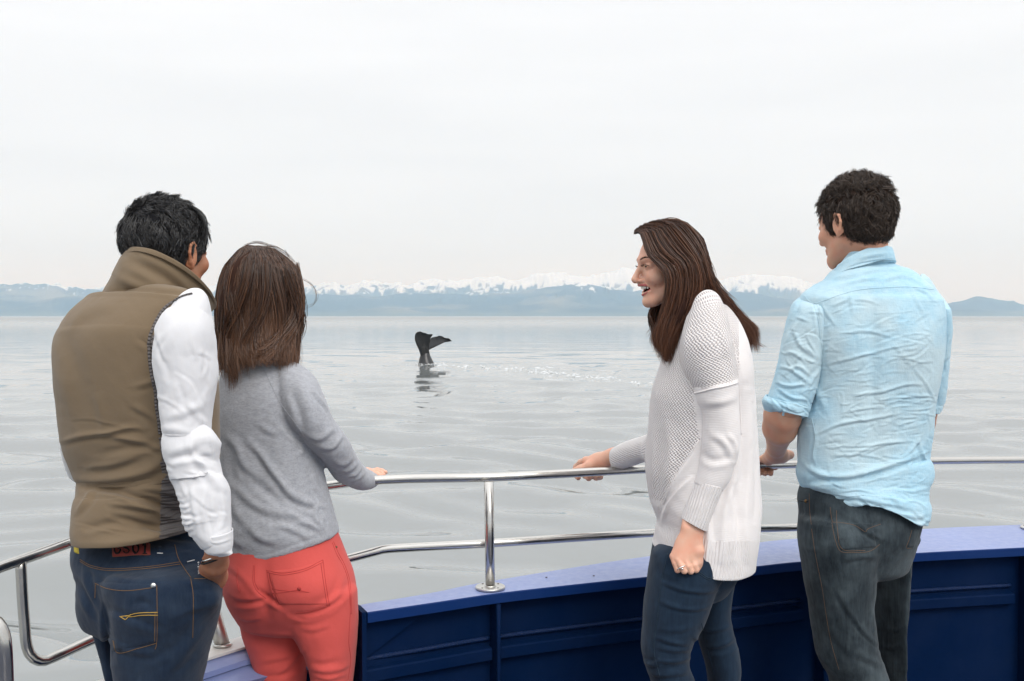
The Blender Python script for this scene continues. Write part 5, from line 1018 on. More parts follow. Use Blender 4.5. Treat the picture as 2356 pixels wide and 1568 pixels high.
# ================================================================== laughing woman in the white jumper
def woman_white():
    r = thing('person', tuple(P(1610, 2050, 2.55) * (1, 1, 0)), 'laughing woman in a long white knitted jumper holding the rail', 'person')
    G_ = lambda x, y: (1295.8 + .3005 * x, 883.5 + .3005 * y); F_ = lambda x, y: (1295.8 + .3005 * x, 471.2 + .3005 * y); N_ = lambda x, y: (1413.6 + .2863 * x, 1119 + .2863 * y); Q_ = lambda x, y: (1502 + .10518 * x, 1178 + .10518 * y)
    Y = 2.55
    tr = [(688, 1592, 1650, .05), (700, 1578, 1672, .08), (726, 1560, 1694, .12), (768, 1542, 1716, .16), (808, 1528, 1728, .175), (850, 1515, 1735, .18), (904, 1498, 1738, .175), (974, 1492, 1743, .165), (1052, 1485, 1748, .160), (1094, 1485, 1750, .160), (1148, 1494, 1752, .165), (1172, 1502, 1752, .167), (1198, 1510, 1750, .17)]
    st = S(tr, Y, Y, .15)
    st += [(1506, 1218, 1748, 1232, Y, Y, .172, .165), (1503, 1236, 1745, 1262, Y, Y, .172, .165), (1498, 1250, 1741, 1302, Y, Y, .172, .165)]
    t = loft(st, 240, 220, ends=('round', 'hem'), endlen=(.02, .02), p=.92)
    px, py = proj(t.v); sag = np.clip((py - 1215) / 60, 0, 1) * np.sin(np.clip((px - 1500) / 240, 0, 1) * math.pi) * .022; t.v[:, 2] -= sag
    fs = [([(1590, 1100), (1560, 1130), (1535, 1165), (1522, 1205)], 5, .006), ([(1608, 1010), (1585, 1060), (1550, 1110), (1530, 1160)], 7, .005), ([(1720, 900), (1722, 1050), (1716, 1200), (1722, 1290)], 9, .006), ([(1700, 1020), (1690, 1100), (1668, 1180), (1660, 1290)], 9, .006), ([(1735, 930), (1740, 1060), (1738, 1200)], 6, -.004), ([(1690, 1120), (1700, 1200), (1695, 1280)], 8, -.005), ([(1632, 1200), (1628, 1250), (1622, 1300)], 6, .005), ([(1645, 1150), (1640, 1200), (1644, 1260)], 6, -.004),
          ([(1530, 960), (1545, 1050), (1530, 1140)], 12, .004), ([(1515, 1000), (1512, 1080), (1515, 1150)], 9, -.004), ([(1670, 740), (1692, 800), (1702, 870), (1704, 950), (1706, 1040)], 4, -.003)]
    folds(t, fs); rumple(t, .003, .15, 41); rumple(t, .0008, .05, 42)
    split(t, [([(1440, 640), (1700, 640), (1700, 870), (1592, 905), (1610, 1010), (1560, 1090), (1527, 1155), (1480, 1150), (1460, 900)], 1), ([(1480, 1148), (1526, 1152), (1517, 1210), (1470, 1215)], 2), ([(1450, 1206), (1515, 1202), (1560, 1222), (1640, 1246), (1760, 1246), (1765, 1340), (1450, 1340)], 2)])
    # near sleeve
    sl = [(1600, 704, 1640, 697, .035), (1580, 722, 1666, 708, .055), (1564, 790, 1682, 765, .070), (1566, 840, 1690, 815, .074), (1576, 872, 1694, 848, .075), (1590, 905, 1698, 880, .074)]
    s1 = loft([(a, b, c, d, 2.40 + (.03, .015, 0, 0, 0, 0)[i], 2.42 + (.03, .015, 0, 0, 0, 0)[i], q, q) for i, (a, b, c, d, q) in enumerate(sl)], 90, 110, ends=('round', 'hem'), endlen=(.004, .01), p=.95)
    folds(s1, [([(1590, 740), (1575, 800), (1582, 870)], 7, .003), ([(1640, 720), (1665, 780), (1685, 850)], 8, .002)]); rumple(s1, .0015, .07, 43); s1.mi = 1
    sl2 = [(1590, 893, 1697, 868, .071), (1594, 920, 1698, 905, .068), (1606, 955, 1699, 942, .062), (1608, 1008, 1704, 1000, .058), (1606, 1050, 1698, 1048, .054), (1600, 1085, 1684, 1095, .050), (1594, 1110, 1666, 1124, .046)]
    s2 = loft([(a, b, c, d, 2.395, 2.41, q, q) for a, b, c, d, q in sl2], 110, 100, ends=('flat', 'flat'), p=.95)
    folds(s2, [([(1640, 1000), (1668, 1020), (1690, 1060)], 9, .004), ([(1620, 930), (1660, 925), (1690, 915)], 9, .003), ([(1610, 1040), (1640, 1060), (1690, 1050)], 9, -.003), ([(1675, 1000), (1690, 1020), (1695, 1050)], 6, .004)]); rumple(s2, .0018, .07, 44)
    c1 = loft([(1596, 1104, 1668, 1118, 2.395, 2.41, .048, .048), (1588, 1130, 1656, 1146, 2.395, 2.41, .046, .046), (1577, 1160, 1641, 1182, 2.39, 2.41, .043, .043), (1567, 1191, 1627, 1221, 2.39, 2.41, .040, .040)], 60, 90, ends=('hem', 'hem'), p=.95); rumple(c1, .0012, .05, 45); c1.mi = 2
    # far sleeve and its ribbed cuff on the rail side
    s3 = loft([(1580, 760, 1600, 850, 2.68, 2.68, .05, .05), (1540, 850, 1570, 960, 2.72, 2.72, .05, .05), (1520, 950, 1545, 1060, 2.78, 2.78, .05, .05), (1500, 990, 1512, 1075, 2.82, 2.82, .048, .048), (1482, 1002, 1492, 1063, 2.84, 2.84, .042, .042), (1450, 1012, 1462, 1071, 2.87, 2.87, .040, .040), (1425, 1022, 1442, 1077, 2.89, 2.89, .038, .038), (1410, 1031, 1426, 1081, 2.905, 2.905, .036, .036)], 110, 90, ends=('round', 'hem'), p=.95)
    rumple(s3, .001, .05, 46); s3.mi = 2
    jp = build('jumper', [t, s1, s2, c1, s3], [M['knit_plain'].m, M['knit_open'].m, M['knit_rib'].m], r); tj0 = bvh([t, s1, s2, c1, s3]); s1b = bvh([s1, s2])
    build_each('seam', stitch(s1b, [[(1590, 907), (1610, 903), (1640, 895), (1670, 889), (1697, 881)]], .0026, .0) + stitch(bvh(t), [[(1608, 1014), (1585, 1050), (1560, 1088), (1540, 1125), (1527, 1160)]], .0022, .0) + stitch(bvh(t), [[(1672, 742), (1690, 800), (1699, 860), (1702, 920), (1706, 1000)]], .0016, .0), M['knit_plain'].m, r, parent=jp)
    # jeans
    pel = loft(S([(1210, 1512, 1735, .13), (1256, 1502, 1722, .135), (1290, 1496, 1702, .135), (1320, 1491, 1698, .13), (1350, 1487, 1680, .11)], Y, Y + .02, .13), 90, 160, ends=('round', 'round'), endlen=(.02, .04), p=.9)
    ll = [(1270, 1500, 1690, .09), (1319, 1491, 1668, .098), (1345, 1487, 1652, .097), (1391, 1480, 1637, .094), (1434, 1478, 1620, .09), (1468, 1475, 1600, .085), (1497, 1475, 1589, .082), (1534, 1484, 1588, .078), (1568, 1496, 1601, .076), (1640, 1512, 1612, .074), (1720, 1512, 1614, .072), (1800, 1510, 1604, .064), (1900, 1514, 1586, .050), (1965, 1518, 1580, .045)]
    rl = [(1290, 1590, 1702, .085), (1345, 1590, 1690, .088), (1405, 1592, 1682, .085), (1448, 1600, 1688, .08), (1491, 1610, 1700, .077), (1534, 1622, 1706, .075), (1568, 1627, 1704, .074), (1640, 1636, 1712, .072), (1720, 1650, 1730, .070), (1800, 1668, 1745, .062), (1900, 1690, 1750, .050), (1950, 1696, 1752, .045)]
    lleg = loft(S(ll, 2.47, 2.47, .1), 150, 120, ends=('round', 'hem'), p=.95); rleg = loft(S(rl, 2.64, 2.64, .1), 130, 90, ends=('round', 'hem'), p=.95)
    fj = [([N_(385, 770), N_(540, 830), N_(700, 850), N_(820, 840)], 5, .0035), ([N_(370, 930), N_(520, 980), N_(650, 990), N_(760, 970)], 5, .0035), ([N_(360, 1150), N_(500, 1160), N_(640, 1130)], 6, .002), ([N_(330, 1215), N_(480, 1260), N_(600, 1270)], 5, .0035), ([N_(340, 1300), N_(480, 1320), N_(620, 1310)], 5, .003), ([N_(330, 1400), N_(480, 1410), N_(620, 1380)], 5, .0035), ([N_(220, 1360), N_(280, 1400), N_(340, 1390)], 4, -.003), ([N_(260, 1500), N_(400, 1520), N_(600, 1500)], 5, .0035), ([N_(360, 1470), N_(500, 1460), N_(610, 1440)], 5, -.003), ([N_(240, 1420), N_(300, 1440), N_(350, 1430)], 4, .003),
          ([N_(700, 1150), N_(820, 1160), N_(950, 1120)], 5, .0025), ([N_(740, 1290), N_(860, 1280), N_(980, 1220)], 5, .003), ([N_(760, 1330), N_(880, 1330), N_(990, 1270)], 5, -.003), ([N_(640, 1210), N_(680, 1250), N_(700, 1300)], 5, .003), ([N_(380, 600), N_(420, 700), N_(500, 740)], 8, .002)]
    bulges(lleg, [(1600, 1330, 50, 40, .006)])
    jn = union([pel, lleg, rleg]); folds(jn, [(a_, b_, c_ * 1.4) for a_, b_, c_ in fj]); rumple(jn, .0007, .05, 47)
    je = build('jeans', jn, M['jeans_c'].m, r); tj = bvh(jn)
    build('stitching', stitch(tj, [[N_(430, 540), N_(395, 700), N_(365, 880), N_(345, 1080), N_(325, 1230), N_(322, 1350), N_(345, 1450), N_(375, 1568)], [N_(670, 700), N_(770, 752), N_(865, 690)], [N_(680, 690), N_(770, 740), N_(855, 682)], [N_(700, 1100), N_(740, 1280), N_(785, 1450), N_(800, 1568)]], .0012, .0002), M['thread_dark'].m, r, parent=je)
    # head
    hd = Head(1543, 611, Y, 103, 4, 0, .865, woman=True, smile=True, neck=P(1592, 715, Y), neck_r=.047, h=.0019)
    lips = []
    # far hand closes on the rail
    F = Field(); p = lambda x, y, Y_: P(1266.4 + .1 * x, 1001.3 + .1 * y, Y_)
    F.cap(p(1700, 420, 2.91), p(1440, 500, 2.915), .026, .0225).cap(p(1440, 490, 2.915), p(1130, 610, 2.925), .022, .024, .015).cap(p(1100, 590, 2.93), p(820, 600, 2.94), .019, .0125, .02).cap(p(1130, 690, 2.92), p(930, 700, 2.92), .016, .012, .02)
    F.chain([p(820, 590, 2.945), p(700, 640, 2.96), p(600, 740, 2.975), p(560, 900, 2.97), p(640, 985, 2.945)], [.0115, .0100, .0092, .0088, .0078], .006)
    F.chain([p(960, 640, 2.955), p(860, 760, 2.975), p(800, 930, 2.968), p(880, 985, 2.935), p(930, 955, 2.918)], [.0115, .0105, .0095, .009, .0075], .005)
    F.chain([p(1080, 660, 2.955), p(1010, 780, 2.972), p(980, 940, 2.965), p(1050, 975, 2.935), p(1060, 960, 2.92)], [.0115, .0105, .0095, .009, .0078], .005)
    F.chain([p(1170, 680, 2.95), p(1120, 800, 2.965), p(1100, 930, 2.96), p(1140, 965, 2.935), p(1135, 960, 2.925)], [.011, .010, .009, .0085, .007], .005)
    F.chain([p(1060, 640, 2.915), p(880, 720, 2.905), p(690, 790, 2.903), p(490, 850, 2.908)], [.0155, .0125, .0108, .0088], .012)
    h1 = hand_part(F)
    # near hand hangs and pinches the hem
    F = Field(); q = lambda x, y, Y_: P(*Q_(x, y), Y_)
    for dx in (-130, 0, 130): F.cap(q(900 + dx * .8, 60, 2.405), q(880 + dx, 360, 2.39), .0150, .0140, .014)
    kn = [(455, 975, 2.380), (560, 1060, 2.368), (715, 1085, 2.366), (870, 1070, 2.372)]
    for i, (x, y, Y_) in enumerate(kn): F.cap(q(780 + i * 60, 400, 2.388), q(x, y, Y_), .0135, .0096, .012)
    F.ell(q(740, 760, 2.388), (.027, .012, .033), .012)
    tips = [(545, 1270, 2.366), (690, 1295, 2.358), (830, 1300, 2.360), (945, 1270, 2.366)]
    for (x, y, Y_), (x2, y2, Y2) in zip(kn, tips): F.chain([q(x, y, Y_), q((x + x2) / 2, (y + y2) / 2 + 5, (Y_ + Y2) / 2 - .003), q(x2, y2, Y2), q(x2 + 20, y2 - 40, Y2 + .022), q(x2 + 10, y2 - 130, Y2 + .030)], [.0096, .0086, .0078, .0072, .0068], .0015)
    F.chain([q(960, 560, 2.39), q(1000, 860, 2.378), q(985, 1080, 2.378), q(1010, 1215, 2.385)], [.014, .012, .0105, .0085], .010)
    h2 = hand_part(F)
    # ring
    c = q(625, 1220, 2.358); ax = nrm((q(690, 1295, 2.358) - q(560, 1060, 2.368))[None])[0]; e1 = nrm(np.cross(ax, (0, 1, 0))[None])[0]; e2 = np.cross(ax, e1); th = np.linspace(0, 2 * np.pi, 32, endpoint=False)
    rg = [tube([c + (e1 * math.cos(a) + e2 * math.sin(a)) * .0112 for a in th], .0013, 8, closed=True)]
    fr = c + np.array((0, -.0115, 0)); rg.append(tube([fr + (0, .001, 0), fr + (0, -.0025, 0)], .0022, 8)); build('ring', rg, M['silver'].m, r)
    c = p(1470, 520, 2.915); ax = nrm((p(1700, 420, 2.91) - p(1440, 500, 2.915))[None])[0]; e1 = nrm(np.cross(ax, (0, 1, 0))[None])[0]; e2 = np.cross(ax, e1); build('wrist_band', tube([c + ax * .004 + (e1 * math.cos(a) + e2 * math.sin(a)) * .0262 for a in th], .0021, 8, closed=True), M['black_rubber'].m, r)
    hid = [body(S(tr[2:], Y, Y, .15), shrink=.72), body(S(ll, 2.47, 2.47, .1), shrink=.8), body(S(rl, 2.64, 2.64, .1), shrink=.8), body([(a, b, c, d, 2.395, 2.41, q_, q_) for a, b, c, d, q_ in sl2], shrink=.6), body([(1560, 780, 1590, 850, 2.68, 2.68, .03, .03), (1520, 970, 1535, 1040, 2.78, 2.78, .03, .03), (1440, 1030, 1446, 1066, 2.88, 2.88, .025, .025)], shrink=.7)]
    # lips and the inside of the mouth take their own colour on the one skin surface
    hp = hd.part; lc = hd.local[hp.f[0]].mean(1); mi = np.zeros(len(lc), int); x, y, z = lc.T
    inside = (np.abs(x) < .031) & (z < -.054) & (z > -.0795) & (y > .045) & (((x / .0290)**2 + ((z + .0655) / .0125)**2) < 1.0) & (y < .0955 - (x / .03)**2 * .024 + (z + .052) * .35)
    seg = [np.array(((-.033, .066, -.0555), (-.022, .087, -.0540), (-.008, .1010, -.0512), (0, .1000, -.0525), (.008, .1010, -.0512), (.022, .087, -.0540), (.033, .066, -.0555))), np.array(((-.032, .067, -.0575), (-.020, .083, -.0745), (0, .0930, -.0820), (.020, .083, -.0745), (.032, .067, -.0575)))]
    for sg in seg:
        dd = np.min([np.linalg.norm(lc - (a * (1 - u) + b * u), axis=1) for a, b in zip(sg[:-1], sg[1:]) for u in np.linspace(0, 1, 8)], axis=0); mi[dd < .0042] = 1
    mi[inside] = 2; hp.mi = mi
    bo = build('body', [hp, h1, h2] + hid, [M['skin_warm'].m, M['lips'].m, M['mouth'].m], r)
    hd.eyes(r, bo)
    # upper teeth, one by one on their arch
    for k in range(-4, 5):
        a0 = (k) / 4.6; x = math.sin(a0 * 1.25) * .0265; y = .0610 + math.cos(a0 * 1.25) * .0325; w_ = .0034 if abs(k) < 2 else .0030; hgt = .0072 if abs(k) <= 1 else .0064
        th = np.linspace(0, np.pi, 8); ph = np.linspace(0, 2 * np.pi, 12, endpoint=False); Rk = rotz(-a0 * 1.25)
        V = np.array([[np.array((x, y, -.0590)) + Rk @ np.array((w_ * math.sin(a) * np.sign(math.cos(b)) * abs(math.cos(b))**.6, .0024 * math.sin(a) * math.sin(b), hgt * math.cos(a) * .98)) for b in ph] for a in th]).reshape(-1, 3)
        build('tooth', Part(hd.w(V), quads_grid(8, 12)), M['teeth'].m, r, parent=bo)
    build('tongue', Part(hd.w(np.array([[np.array((0, .066, -.0745)) + np.array((.016 * math.sin(a) * math.cos(b), .016 * math.sin(a) * math.sin(b), .004 * math.cos(a))) for b in np.linspace(0, 2 * np.pi, 16, endpoint=False)] for a in np.linspace(0, np.pi, 8)]).reshape(-1, 3)), quads_grid(8, 16)), M['lips'].m, r, parent=bo)
    # brows and lashes
    br = []; rs = np.random.default_rng(6)
    def onface(x, z):
        for y in np.linspace(.13, .03, 120):
            if hd.F.eval(np.array([[x, y, z]]))[0] < 0: return y
        return .07
    def onface(x, z):
        ys = np.linspace(.13, .03, 160); e_ = hd.F.eval(np.stack([x + 0 * ys, ys, z + 0 * ys], 1)); k = np.where(e_ < 0)[0]; return ys[k[0]] if len(k) else .07
    for sx in (1, -1):
        for i in range(150):
            u = rs.uniform(0, 1); x = sx * (.014 + .036 * u); z = .0215 + .0060 * math.sin(u * 2.7) - .001 * u + rs.normal(0, .0011) * (1.2 - u * .7); y = onface(x, z) + .0004
            d = np.array((sx * .8, -.3, .35 - .6 * u)); d /= np.linalg.norm(d); a = np.array((x, y, z)); b = a + d * .006; b[1] = onface(b[0], b[2]) + .0006; br.append([a, (a + b) / 2 + (0, .0006, 0), b])
        for i in range(40):
            u = rs.uniform(-1, 1); a = np.array((sx * .031 + u * .0145, .0915 - u * sx * .005 - .002 * u * u, .0045 - u * u * .0035)); br.append([a, a + (sx * .001 + u * .001, .004, .0005), a + (sx * .002 + u * .003, .006, .0030)])
            a2 = np.array((sx * .031 + u * .0148, .0912 - u * sx * .005 - .002 * u * u, .0042 - u * u * .0035)); br.append([a2 - (.002, 0, 0), a2 + (0, .0008, .0005), a2 + (.002, 0, 0)])
    br = hd.w(np.array(br).reshape(-1, 3)).reshape(-1, 3, 3); 
    for nm, sel in (('eyebrow', lambda k, c: k < 150), ('eyelashes', lambda k, c: k >= 150)):
        for sd_ in (0, 1): n_ = 230; idx = [sd_ * n_ + k for k in range(n_) if sel(k, 0)]; build(nm, strands('b', br[idx], None, r, (.00035, .0006), 3), M['brow'].m, r, parent=bo)
    # hair
    Fh = Field(); w = .93; Fh.ell((0, -.016, .032), (.081, .097, .090), .02).ell((0, -.055, -.02), (.078, .062, .06), .03)
    g = nets(Fh.eval, (-.12, -.15, -.10), (.12, .12, .15), .0035); x, y, z = g.v.T
    line = np.interp(y, [-.12, -.03, .0, .03, .055, .08, .10], [-.12, -.12, -.03, .035, .07, .085, .10]); fk = (z > line)[g.f[0]].all(1); g.v = hd.w(g.v + nrm(g.v) * (.003 * vnoise(g.v, .03, 2))[:, None]); g.f = [g.f[0][fk]]; g.col = np.full(len(g.v), .06)
    fb = [(1548, 655, 1600, 700, .05), (1535, 700, 1592, 716, .055), (1526, 735, 1580, 740, .05), (1520, 770, 1560, 770, .036), (1522, 800, 1552, 800, .024), (1530, 828, 1549, 828, .012)]
    b1 = loft([(a, b, c, d, Y - .045, Y - .045, q_, q_ * 1.3) for a, b, c, d, q_ in fb], 50, 40, ends=('round', 'round'), endlen=(.02, .01), p=1)
    b2 = loft([(1575, 610, 1632, 590, Y, Y, .07, .06), (1590, 660, 1648, 645, Y + .0, Y + .0, .06, .055), (1632, 695, 1668, 675, Y - .01, Y - .01, .045, .045), (1672, 720, 1692, 705, Y - .02, Y - .02, .03, .03), (1698, 755, 1712, 742, Y - .02, Y - .02, .018, .018), (1718, 790, 1732, 782, Y - .02, Y - .02, .012, .012)], 50, 40, ends=('round', 'round'), endlen=(.02, .01), p=1)
    for q_ in (b1, b2): rumple(q_, .003, .02, 4, (1, 1, .2)); q_.col = np.full(len(q_.v), .06)
    guides = [[(545, 222), (585, 215), (618, 290), (650, 385), (730, 465), (788, 530), (800, 620), (785, 740), (742, 860), (712, 960), (700, 1040), (735, 1105)],
              [(548, 200), (625, 200), (670, 290), (720, 390), (810, 460), (850, 540), (850, 660), (820, 800), (785, 920), (750, 1040), (748, 1120), (788, 1230)],
              [(575, 178), (690, 185), (740, 280), (810, 370), (900, 450), (930, 560), (920, 700), (890, 830), (850, 950), (810, 1060), (800, 1150), (825, 1248)],
              [(620, 155), (750, 165), (820, 250), (900, 350), (980, 440), (1010, 560), (1000, 680), (960, 790), (905, 880), (860, 970), (840, 1060), (830, 1190)],
              [(680, 132), (810, 145), (890, 230), (970, 330), (1040, 430), (1070, 560), (1060, 650), (1030, 720), (965, 790), (915, 880), (880, 960), (860, 1060)]]
    guides2 = [[(680, 132), (815, 142), (900, 230), (980, 330), (1045, 430), (1080, 550), (1100, 640), (1150, 720), (1220, 800), (1300, 880), (1370, 980), (1435, 1080)],
               [(730, 124), (865, 135), (960, 220), (1035, 330), (1080, 450), (1110, 560), (1140, 650), (1190, 720), (1250, 790), (1330, 880), (1400, 970), (1445, 1130)],
               [(780, 121), (905, 132), (1000, 215), (1062, 330), (1096, 450), (1125, 560), (1165, 650), (1225, 720), (1290, 800), (1375, 885), (1440, 970), (1462, 1150)],
               [(820, 122), (930, 138), (1022, 220), (1082, 340), (1112, 460), (1146, 560), (1190, 645), (1250, 715), (1325, 805), (1405, 895), (1466, 960), (1476, 1130)]]
    dA = [-.01, -.035, -.058, -.072, -.082, -.086, -.086, -.082, -.080, -.078, -.076, -.074]
    dB = [-.01, -.035, -.056, -.070, -.078, -.080, -.074, -.060, -.048, -.036, -.030, -.025]
    dC = [.0, -.01, -.02, -.030, -.034, -.034, -.032, -.028, -.024, -.020, -.018, -.015]
    rs = np.random.default_rng(31); m = 18; G = []
    def lay(gs, ds, n, spread, endj, far=False, wav=1.0, jit=2.2):
        gp = [np.array([[*F_(x, y), dd] for (x, y), dd in zip(g_, d_)]) for g_, d_ in zip(gs, ds)]
        gp = [catmull(g_, 60) for g_ in gp]
        for i in range(n):
            s_ = rs.uniform(0, len(gp) - 1.0001); cl = (math.floor(s_ * 9) + .5) / 9; k = int(s_); f = s_ - k; kc = int(min(cl, len(gp) - 1.001)); fc = cl - kc
            A = gp[k] * (1 - f) + gp[k + 1] * f; B = gp[kc] * (1 - fc) + gp[kc + 1] * fc; t_ = np.linspace(0, 1, 60)[:, None]; mixw = np.clip(t_ * 1.2 - .25, 0, .78) * rs.uniform(.3, 1)
            q_ = A * (1 - mixw) + B * mixw; end = 1 - abs(rs.normal(0, endj)); start = rs.uniform(0, .55) if rs.uniform() < .35 else 0
            q_ = np.stack([np.interp(np.linspace(start, end, m), np.linspace(0, 1, 60), q_[:, c_]) for c_ in range(3)], 1); u = np.linspace(start, end, m)
            ph = cl * 37 + rs.normal(0, .35); q_[:, 0] += wav * (2.0 + 7.0 * u) * np.sin(ph + u * 9) * u + rs.normal(0, jit) * (.4 + u * 1.3) + 2.5 * u * np.sin(i + u * 6); q_[:, 1] += wav * 1.2 * np.cos(ph * 1.3 + u * 7) + rs.normal(0, jit * .5)
            q_[:, 2] += rs.normal(0, .0035) - .004 * abs(math.sin(cl * 50)) + .004 * rs.normal() * u
            if far: q_[:, 2] = -q_[:, 2]
            G.append(P(q_[:, 0], q_[:, 1], Y + q_[:, 2]))
    lay(guides, [dA] * 5, 2500, 1, .12); lay(guides2, [dA[:6] + dB[6:], dB, [(a + b) / 2 for a, b in zip(dB, dC)], dC], 2200, 1, .11)
    lay([[(x + 8, y + 4) for x, y in guides2[-2]], guides2[-1]], [dC, [0] * 12], 500, 1, .08, True)
    lay([[(700, 690), (690, 750), (672, 800), (660, 850), (668, 900), (690, 960), (700, 1010), (720, 1060), (740, 1100)], [(760, 690), (755, 750), (745, 820), (735, 880), (730, 950), (735, 1010), (745, 1060), (750, 1100), (745, 1170)]], [[-.03] * 9, [-.045] * 9], 240, 1, .07, True, .8, 2.5)
    for q_, c_ in (([(665, 800), (662, 850), (690, 930), (665, 965), (630, 1000)], 5), ([(700, 900), (690, 960), (650, 1020)], 3), ([(870, 880), (860, 960), (880, 1040)], 5), ([(1160, 560), (1230, 650), (1330, 740)], 6), ([(1470, 1040), (1510, 1070), (1560, 1090)], 3), ([(760, 122), (860, 112), (960, 160), (1030, 240)], 8), ([(1100, 400), (1150, 480), (1170, 560)], 4), ([(740, 1160), (725, 1172)], 4), ([(790, 1100), (820, 1180), (855, 1198)], 5)):
        for _ in range(c_):
            z = np.array([F_(*k) for k in q_]) + rs.normal(0, .8, (len(q_), 2)) + rs.normal(0, 1.6, 2); z = catmull(z, m); dd = -.150 if q_[0][0] > 1000 and q_[0][1] > 690 else -.07; G.append(P(z[:, 0], z[:, 1], Y + dd + rs.normal(0, .005)))
    g.mi = b1.mi = b2.mi = 1; build('hair', [g, b1, b2, strands('h', np.array(G), None, r, (.0004, .0010), 18, ends=.3)], [M['hair_auburn'].m, M['scalp_auburn'].m], r)
    for c_, a in (((P(1530, 1000, 2.47)[0], 2.47, 0), 1.5), ((P(1712, 1000, 2.64)[0], 2.64, 0), 1.4)): shoe(r, c_, a, .24, .085)
woman_white()

